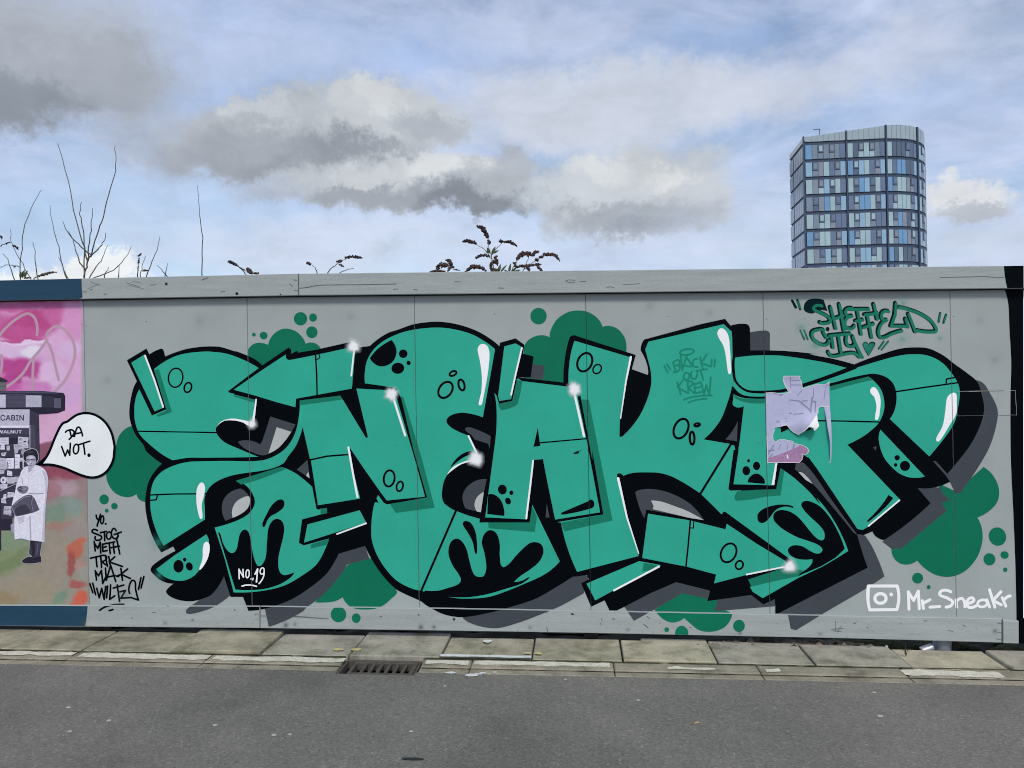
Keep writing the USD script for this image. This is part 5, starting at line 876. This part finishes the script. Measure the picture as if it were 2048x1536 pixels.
alone('weed', cat(wd), M('weed_green', (.05, .06, .025), rough=.8, var=.3), 'small dark weed growing in a joint between two paving slabs', 'weed')

# ------------------------------------------------------------------ plants behind the hoarding
TWIG = M('twig', (.10, .086, .07), rough=.8, var=.25, vscale=30.0); HEADM = M('seed_head', (.042, .026, .026), rough=.9, var=.5, vscale=70.0); LEAFM = M('leaf_green_plant', (.06, .085, .035), rough=.6, var=.3, vscale=40.0)
HEADB = M('seed_head_brown', (.075, .044, .038), rough=.9, var=.5, vscale=70.0)
def P3(c, s, y, closed=False):
    p = pts(c + ': ' + s, False, 5); return on_wall(p[:, 0], p[:, 1], y)
def sm_path(s):   # smooth through the inner points
    t = s.split(); return ' '.join([t[0]] + [q + '~' for q in t[1:-1]] + [t[-1]])
def wobble(p, amp, seed):
    l = np.arange(len(p)) * .7 + seed * 3.1; q = p.copy()
    q[:, 0] += amp * (meshkit.noise(np.c_[l, l * 0, l * 0], seed) - .5) * 2; q[:, 1] += amp * 3 * (meshkit.noise(np.c_[l, l * 0 + 5, l * 0], seed) - .5) * 2; q[0] = p[0]; return q
def plant(name, label, category, c, stems, heads=(), leaves=(), y=.4, group=None, rad=.0044, tip=.0017):
    x0 = P3(c, sm_path(stems[0]), y)[0]
    root = np.array([x0[0], y, gz(x0[0], -.06)])
    t = thing(name, label, category, root, group)
    for k, s in enumerate(stems):
        p = wobble(P3(c, sm_path(s), y + .02 * ((k * 7) % 5 - 2)), .0035, k + 1)
        r_ = np.linspace(rad if k == 0 else rad * .8, tip, len(p))
        if float(s.split()[0].split(',')[1]) > (1360 if c == 'p2' else 325):
            p = np.vstack([[p[0] * [1, 0, 0] + [0, y, gz(p[0][0], -.08)]], p * 1.0]) if k == 0 else np.vstack([[root * .9 + p[0] * .1], p]); r_ = np.r_[r_[0] * 1.3, r_]
        buds = [tube([q, q + [rng.normal(0, .004), rng.normal(0, .004), .008]], [.0022, .0008], 4) for q in p[4::3]]
        part(t, 'stem', cat([tube(p, r_, 5)] + buds), TWIG, True)
    for s, r_, m_ in heads:
        p = P3(c, sm_path(s) if len(s.split()) > 1 else s + ' ' + s, y); L_ = np.linalg.norm(np.diff(p, axis=0), axis=1).sum(); n = max(int(L_ / .0018), 14); bl = []
        for k in range(n):
            u = k / n * (len(p) - 1); i = min(int(u), len(p) - 2); q = p[i] + (p[i + 1] - p[i]) * (u - i); w = 1.55 * r_ * (.55 + .45 * math.sin(math.pi * (.15 + .8 * k / n)))
            b = trimesh.creation.icosphere(1 if r_ > .008 else 0, w * rng.uniform(.45, .62)); b.vertices *= rng.uniform(.7, 1.3, 3); b.apply_translation(q + rng.normal(0, w * .30, 3)); bl.append(b)
        part(t, 'flower_head', cat(bl), m_)
    for s, w in leaves:
        p = P3(c, s, y); a, b = p[0], p[-1]; d = b - a; n_ = np.cross(d, [0, 1, 0]); n_ /= np.linalg.norm(n_) + 1e-9; u = np.linspace(0, 1, 7); wd = w * np.sin(np.pi * u ** .8)
        mid = a + np.outer(u, d) + np.outer(u * (1 - u) * .03, [0, -1, 0]); V = np.vstack([mid + n_ * wd[:, None] + [0, .004, 0], mid, mid - n_ * wd[:, None] + [0, .004, 0]]); F = []
        for r0 in (0, 7):
            for i in range(6): F += [[r0 + i, r0 + i + 1, r0 + 8 + i], [r0 + i, r0 + 8 + i, r0 + 7 + i]]
        part(t, 'leaf', (V, np.array(F)), LEAFM, True)
plant('bare_shrub', 'bare leafless shrub with tall fanning twigs above the left end of the hoarding', 'shrub', 'p2', ['822,1400 835,1320 855,1240 885,1170 930,1030 985,850 1060,580 1125,350 1130,290 1120,110', '855,1240 810,1060 740,830 640,350 570,85', '855,1215 870,1050 895,850 905,715', '822,1330 815,1060 800,850 780,760 795,655', '885,1165 760,1060 670,960 615,845', '885,1190 960,1110 1010,1040 1030,955', '830,1310 760,1200 720,1060 670,940'], rad=.007, tip=.0022)
ST = [('370,1400 345,1200 325,1045', 'short bare stem beside the leafy stem at the left end of the hoarding'), ('650,1400 595,1200 530,930 485,690', 'bare stem just left of the bare shrub'), ('870,1400 960,1260 1010,1180 1045,1080', 'short bare stem rising right beside the bare shrub'), ('905,1395 1050,1345 1170,1265 1240,1170 1285,1085', 'long arching bare stem leaning right from the bare shrub'),
      ('1425,1390 1500,1200 1565,990', 'leaning bare stem between the bare shrub and the tall lone stem'), ('1970,1385 1975,1100 1960,850 1945,750 1930,495', 'tall lone upright bare stem above the second hoarding panel'), ('140,1410 90,1250 30,1155', 'short bare stem leaning left at the left edge of the photo'), ('1155,1395 1168,1270', 'very short upright bare twig under the arching stem'), ('1020,1395 1035,1340 1065,1290', 'tiny twig right of the bare shrub base'), ('1645,1390 1590,1330 1535,1270', 'small twig leaning left beside its crossing twig'), ('1605,1390 1640,1250', 'small upright twig crossing the left leaning one'), ('665,1400 620,1300 575,1190', 'low bare twig crossing the stem left of the bare shrub')]
for s, l in ST: plant('bare_stem', l, 'loose_stem', 'p2', [s], group=None, rad=.0046, y=.45)  # single bare stems and twigs, each kept as its own object
plant('wild_plant', 'tall bent stem with green leaves and a drooping spike at the left edge', 'plant', 'p2', ['200,1410 205,1200 225,980 270,800 340,650 400,535', '300,1400 200,1220 110,1050 105,930', '0,1085 40,1065 80,1055', '200,1290 150,1275 60,1270 0,1310'], [('60,1060 100,1045', .006, HEADM), ('125,1075 160,1095 175,1120', .007, HEADM), ('10,985 20,1010', .008, HEADM), ('135,1285 155,1280', .005, HEADM)], [('200,1400 205,1330', .012), ('235,1390 270,1320', .012), ('215,1395 240,1310', .014)], y=.42)
plant('seed_spike_plant', 'low plant with a purple seed spike lying along the blue top board', 'plant', 'p2', ['330,1400 420,1365 550,1335'], [('370,1380 430,1360 480,1345 550,1335', .008, HEADM), ('240,1395 300,1392', .007, HEADM)], y=.3)
plant('seed_spike_plant', 'upright seed spike plant between the arching stem and the leaning stem', 'plant', 'p2', ['1345,1395 1350,1280 1360,1170', '1370,1395 1385,1290 1420,1175'], [('1350,1250 1358,1200', .006, HEADB), ('1345,1180 1380,1160', .007, HEADB), ('1390,1325 1440,1320', .007, HEADB), ('1345,1330 1350,1270', .004, HEADB)], y=.4)
plant('butterfly_bush', 'dried purple flower spike beside a round head left of the board joint', 'plant', 'p3', ['155,352 125,315 95,295', '190,352 182,330'], [('50,272 75,280 105,298', .010, HEADM), ('110,305 150,328', .005, HEADM), ('165,325 185,335', .014, HEADB), ('195,340 225,342', .008, HEADB)], y=.35)
plant('butterfly_bush', 'single small dried flower head on a thin stem over the board joint', 'plant', 'p3', ['572,345 560,315 540,295'], [('512,282 530,288', .009, HEADB)], y=.35)
plant('butterfly_bush', 'branching dried flower spray right of the board joint', 'plant', 'p3', ['628,348 655,310 690,285 740,255', '700,340 740,322 785,312'], [('690,275 715,265', .009, HEADB), ('700,290 725,300', .008, HEADB), ('738,250 770,245', .009, HEADM), ('775,243 830,250', .009, HEADM)], y=.35)
plant('butterfly_bush', 'low clump of curling brown flower spikes left of the tall butterfly bush', 'plant', 'p3', ['1330,345 1340,300 1330,270', '1270,345 1280,310 1300,292'], [('1228,337 1260,328 1320,332', .009, HEADB), ('1270,328 1285,295 1330,288', .010, HEADB), ('1352,300 1348,275 1320,262', .011, HEADB), ('1300,300 1340,295', .010, HEADB), ('1332,330 1350,310 1375,305', .008, HEADB), ('1365,318 1405,325', .005, HEADB)], y=.35)
plant('butterfly_bush', 'tallest butterfly bush with dark drooping flower spikes and green leaves', 'plant', 'p3', ['1605,345 1592,260 1575,190 1568,150', '1580,245 1555,210 1500,172', '1585,240 1610,205 1650,168', '1590,255 1560,238 1530,237'], [('1512,66 1540,82 1558,110 1565,135', .012, HEADM), ('1572,150 1578,168', .010, HEADM), ('1425,154 1465,154 1500,170', .010, HEADM), ('1635,156 1655,156', .009, HEADM), ('1662,158 1700,160 1735,182', .009, HEADM), ('1500,252 1535,236 1580,244', .009, HEADM), ('1612,240 1622,290', .010, HEADB), ('1585,312 1598,275 1622,292', .009, HEADB), ('1440,334 1475,304 1515,304 1560,332', .011, HEADB), ('1590,322 1630,325', .014, HEADB)], [('1580,225 1562,188', .012), ('1590,235 1612,182', .012), ('1600,225 1632,205', .008), ('1585,222 1550,215', .007), ('1630,335 1642,285', .011), ('1640,335 1680,290', .008)], y=.35)
plant('butterfly_bush', 'spreading butterfly bush with arching brown spikes right of the tallest one', 'plant', 'p3', ['1700,345 1720,300 1745,255', '1760,345 1800,300 1855,262 1890,242', '1770,330 1790,290 1810,240'], [('1738,262 1780,228 1835,240', .012, HEADB), ('1828,238 1840,220 1865,214', .010, HEADB), ('1850,258 1860,264', .009, HEADB), ('1872,246 1885,246', .009, HEADB), ('1890,236 1940,230 1986,262', .010, HEADB), ('1725,300 1790,298 1850,292', .010, HEADB), ('1800,302 1812,330', .009, HEADB), ('1845,288 1880,290', .008, HEADB), ('1850,290 1885,328', .009, HEADB), ('1720,280 1730,290', .009, HEADB)], [('1690,340 1702,280', .010), ('1705,340 1740,300', .009), ('1690,338 1660,320', .008), ('1720,335 1760,320', .009)], y=.35)

# ------------------------------------------------------------------ the tower block
Fh = np.array([math.sin(YAW), math.cos(YAW)]); Rh = np.array([math.cos(YAW), -math.sin(YAW)])
def XY(X, D): return CAM[:2] + Fh * D + Rh * X
bear = lambda px: (px + 9 - 1024) / FPX
fp = [(bear(1579) * 154.5, 154.5), (bear(1608) * 143, 143.0), (bear(1770) * 141.6, 141.6), (bear(1800) * 141.9, 141.9), (bear(1822) * 142.6, 142.6), (bear(1836) * 143.8, 143.8), (bear(1846) * 145.6, 145.6), (bear(1851.5) * 148.5, 148.5), (bear(1852) * 152, 152.0), (bear(1840) * 158, 158.0), (bear(1790) * 161, 161.0), (bear(1640) * 161, 161.0)]
fine = []
for i in range(len(fp) - 1):
    for u in np.linspace(0, 1, 12)[:-1]: fine.append(np.array(fp[i]) * (1 - u) + np.array(fp[i + 1]) * u)
def on_front(cropx, cropy=690):      # crop photo x on the main front -> (X, D)
    b = bear(cropx / 4.8 + 1560 - 2) 
    q = [p for p in fine[11:88]]
    r_ = np.array([p[0] / p[1] for p in q]); i = int(np.argmin(np.abs(r_ - b)));
    r_ = r_[:np.argmax(r_) + 1]; i = np.searchsorted(r_, b); i = min(max(i, 1), len(r_) - 1); u = (b - r_[i - 1]) / max(r_[i] - r_[i - 1], 1e-9)
    return q[i - 1] * (1 - u) + q[i] * u
tw = thing('tower_block', 'tall glass and panel tower block with a curved right corner behind the hoarding', 'building', [*XY(64, 150), 0])
BODY = M('tower_frame', lin(66, 80, 102) * .9, rough=.5, var=.08)
ring = np.array([XY(*p) for p in fp]); 
ztop0 = EYE + 42.75
bodyP = Polygon(ring).buffer(-.12)
b_ = trimesh.creation.extrude_polygon(bodyP, ztop0 + .55 + 4, engine='earcut'); b_.apply_translation([0, 0, -4]); part(tw, 'frame', b_, BODY)
def glass(name, rgb, rough=.12, k=1.05):
    rgb = tuple(.82 * a + .18 * b for a, b in zip(rgb, (124, 146, 164)))
    return M(name, np.minimum(lin(*rgb) * k, .9), rough=rough, spec=.6, var=.10, vscale=.35)
GL = dict(L=glass('pane_mint', (164, 190, 194)), B=glass('pane_blue', (104, 152, 194)), b=glass('pane_pale_blue', (142, 180, 206)), D=glass('pane_slate', (92, 106, 136)), G=glass('pane_grey', (116, 130, 146)), g=glass('pane_mauve', (130, 136, 148)), X=glass('pane_dark', (74, 86, 106)), P=glass('parapet_panel', (158, 172, 176)), S=glass('pane_side', (112, 124, 138)))
def facet(a, b, z0, z1, out0, out1):
    """Panel between plan points a and b (X, D), standing out from the frame."""
    A, B = XY(*a), XY(*b); t = (B - A) / np.linalg.norm(B - A); n = np.array([t[1], -t[0]])
    if n @ (A - XY(64, 152)) < 0: n = -n
    r = lambda o, z: [np.r_[A + n * o, z], np.r_[B + n * o, z]]
    f = np.array(r(out1, z0) + r(out1, z1)[::-1]); k = np.array(r(out0, z0) + r(out0, z1)[::-1])
    return prism(f, k)
BAY = [[250, 316, 372, 425, 480, 532, 584, 637], [657, 710, 762, 814, 866, 918, 969, 1016], [1038, 1085, 1129, 1172, 1214, 1254, 1291, 1318], [1337, 1362, 1384, 1398]]
ROWS = ['BGWGWGD LXWLWGD LXXXWXD bWg', 'bWgLDWb BWbLDWb LDBBXXb bWg', 'LgWbWLD LWBbWLD BWLLgWD bWL', 'GWgBLWb DWBBLWb DWLLLWb LWg', 'LGWLWDD LWbLWDD LWBgXWD LWg', 'BWLLDWb BWLLDWb LWBBgWD bWg', 'LgWbWLD LWbbWLD BXLXXWD bWL', 'DWgbLWb DWbbLWb DWLbWLL LWg', 'LgWbWLD LWBbWLD BWLLgWD bWL']
PITCH_ = 3.13
shiftx = 0
for r_, row in enumerate(ROWS):
    z1 = ztop0 - .33 - r_ * PITCH_; z0 = z1 - PITCH_ + .62
    for bay, codes in zip(BAY, row.split()):
        for k, ch in enumerate(codes):
            a, b = on_front(bay[k] + 2), on_front(bay[k + 1] - 2)
            if ch == 'W':
                zm = z0 + (z1 - z0) * .44
                w = part(tw, 'window', facet(a, b, zm, z1, -.2, .16), GL['X'])
                sh = lambda p, q, u: p * (1 - u) + q * u
                part(w, 'glazing', facet(sh(a, b, .16), sh(a, b, .84), zm + .22, z1 - .2, .1, .19), GL[rng.choice(['G', 'L', 'D', 'g'])])
                part(tw, 'pane', facet(a, b, z0, zm - .06, -.2, .05), GL[rng.choice(['G', 'X', 'g', 'L'])])
            else:
                part(tw, 'pane', facet(a, b, z0, z1, -.2, .05), GL[ch])
for bay in BAY:       # tall glazed parapet, rising to the right
    for k in range(len(bay) - 1):
        a, b = on_front(bay[k] + 1.5), on_front(bay[k + 1] - 1.5); h = .95 + 1.5 * np.clip((bay[k] - 250) / 850, 0, 1)
        part(tw, 'parapet_panel', facet(a, b, ztop0 + .3, ztop0 + .3 + h, -.15, .06), GL['P'])
for xm in (235, 646, 1027, 1327):
    a, b = on_front(xm - 6), on_front(xm + 6); part(tw, 'mullion', facet(a, b, 0, ztop0 + .35 + .95 + 1.5 * np.clip((xm - 250) / 850, 0, 1), -.2, .22), BODY)
A_, C_ = np.array(fp[0]), np.array(fp[1])
us = [.0, .08, .17, .26, .30, .42, .54, .66, .78, .89, .985]
for r_ in range(len(ROWS)):
    z1 = ztop0 - .33 - r_ * PITCH_; z0 = z1 - PITCH_ + .5
    for k in range(len(us) - 1):
        if k == 3: continue
        a, b = A_ * (1 - us[k]) + C_ * us[k], A_ * (1 - us[k + 1]) + C_ * us[k + 1]; e = (b - a) * .06
        part(tw, 'side_pane', facet(a + e, b - e, z0, z1, -.2, .05), GL['S'])
for k in range(len(us) - 1):
    a, b = A_ * (1 - us[k]) + C_ * us[k], A_ * (1 - us[k + 1]) + C_ * us[k + 1]; e = (b - a) * .05
    part(tw, 'parapet_panel', facet(a + e, b - e, ztop0 + .3, ztop0 + 1.25, -.15, .06), GL['P'])
q = XY(*(np.array(on_front(455)) + [0, 3])); part(tw, 'antenna', cat([bx(q[0] - .05, q[0] + .05, q[1] - .05, q[1] + .05, ztop0, ztop0 + 3.4), bx(q[0] - 1.1, q[0] + .15, q[1] - .05, q[1] + .05, ztop0 + 3.35, ztop0 + 3.45)]), BODY)
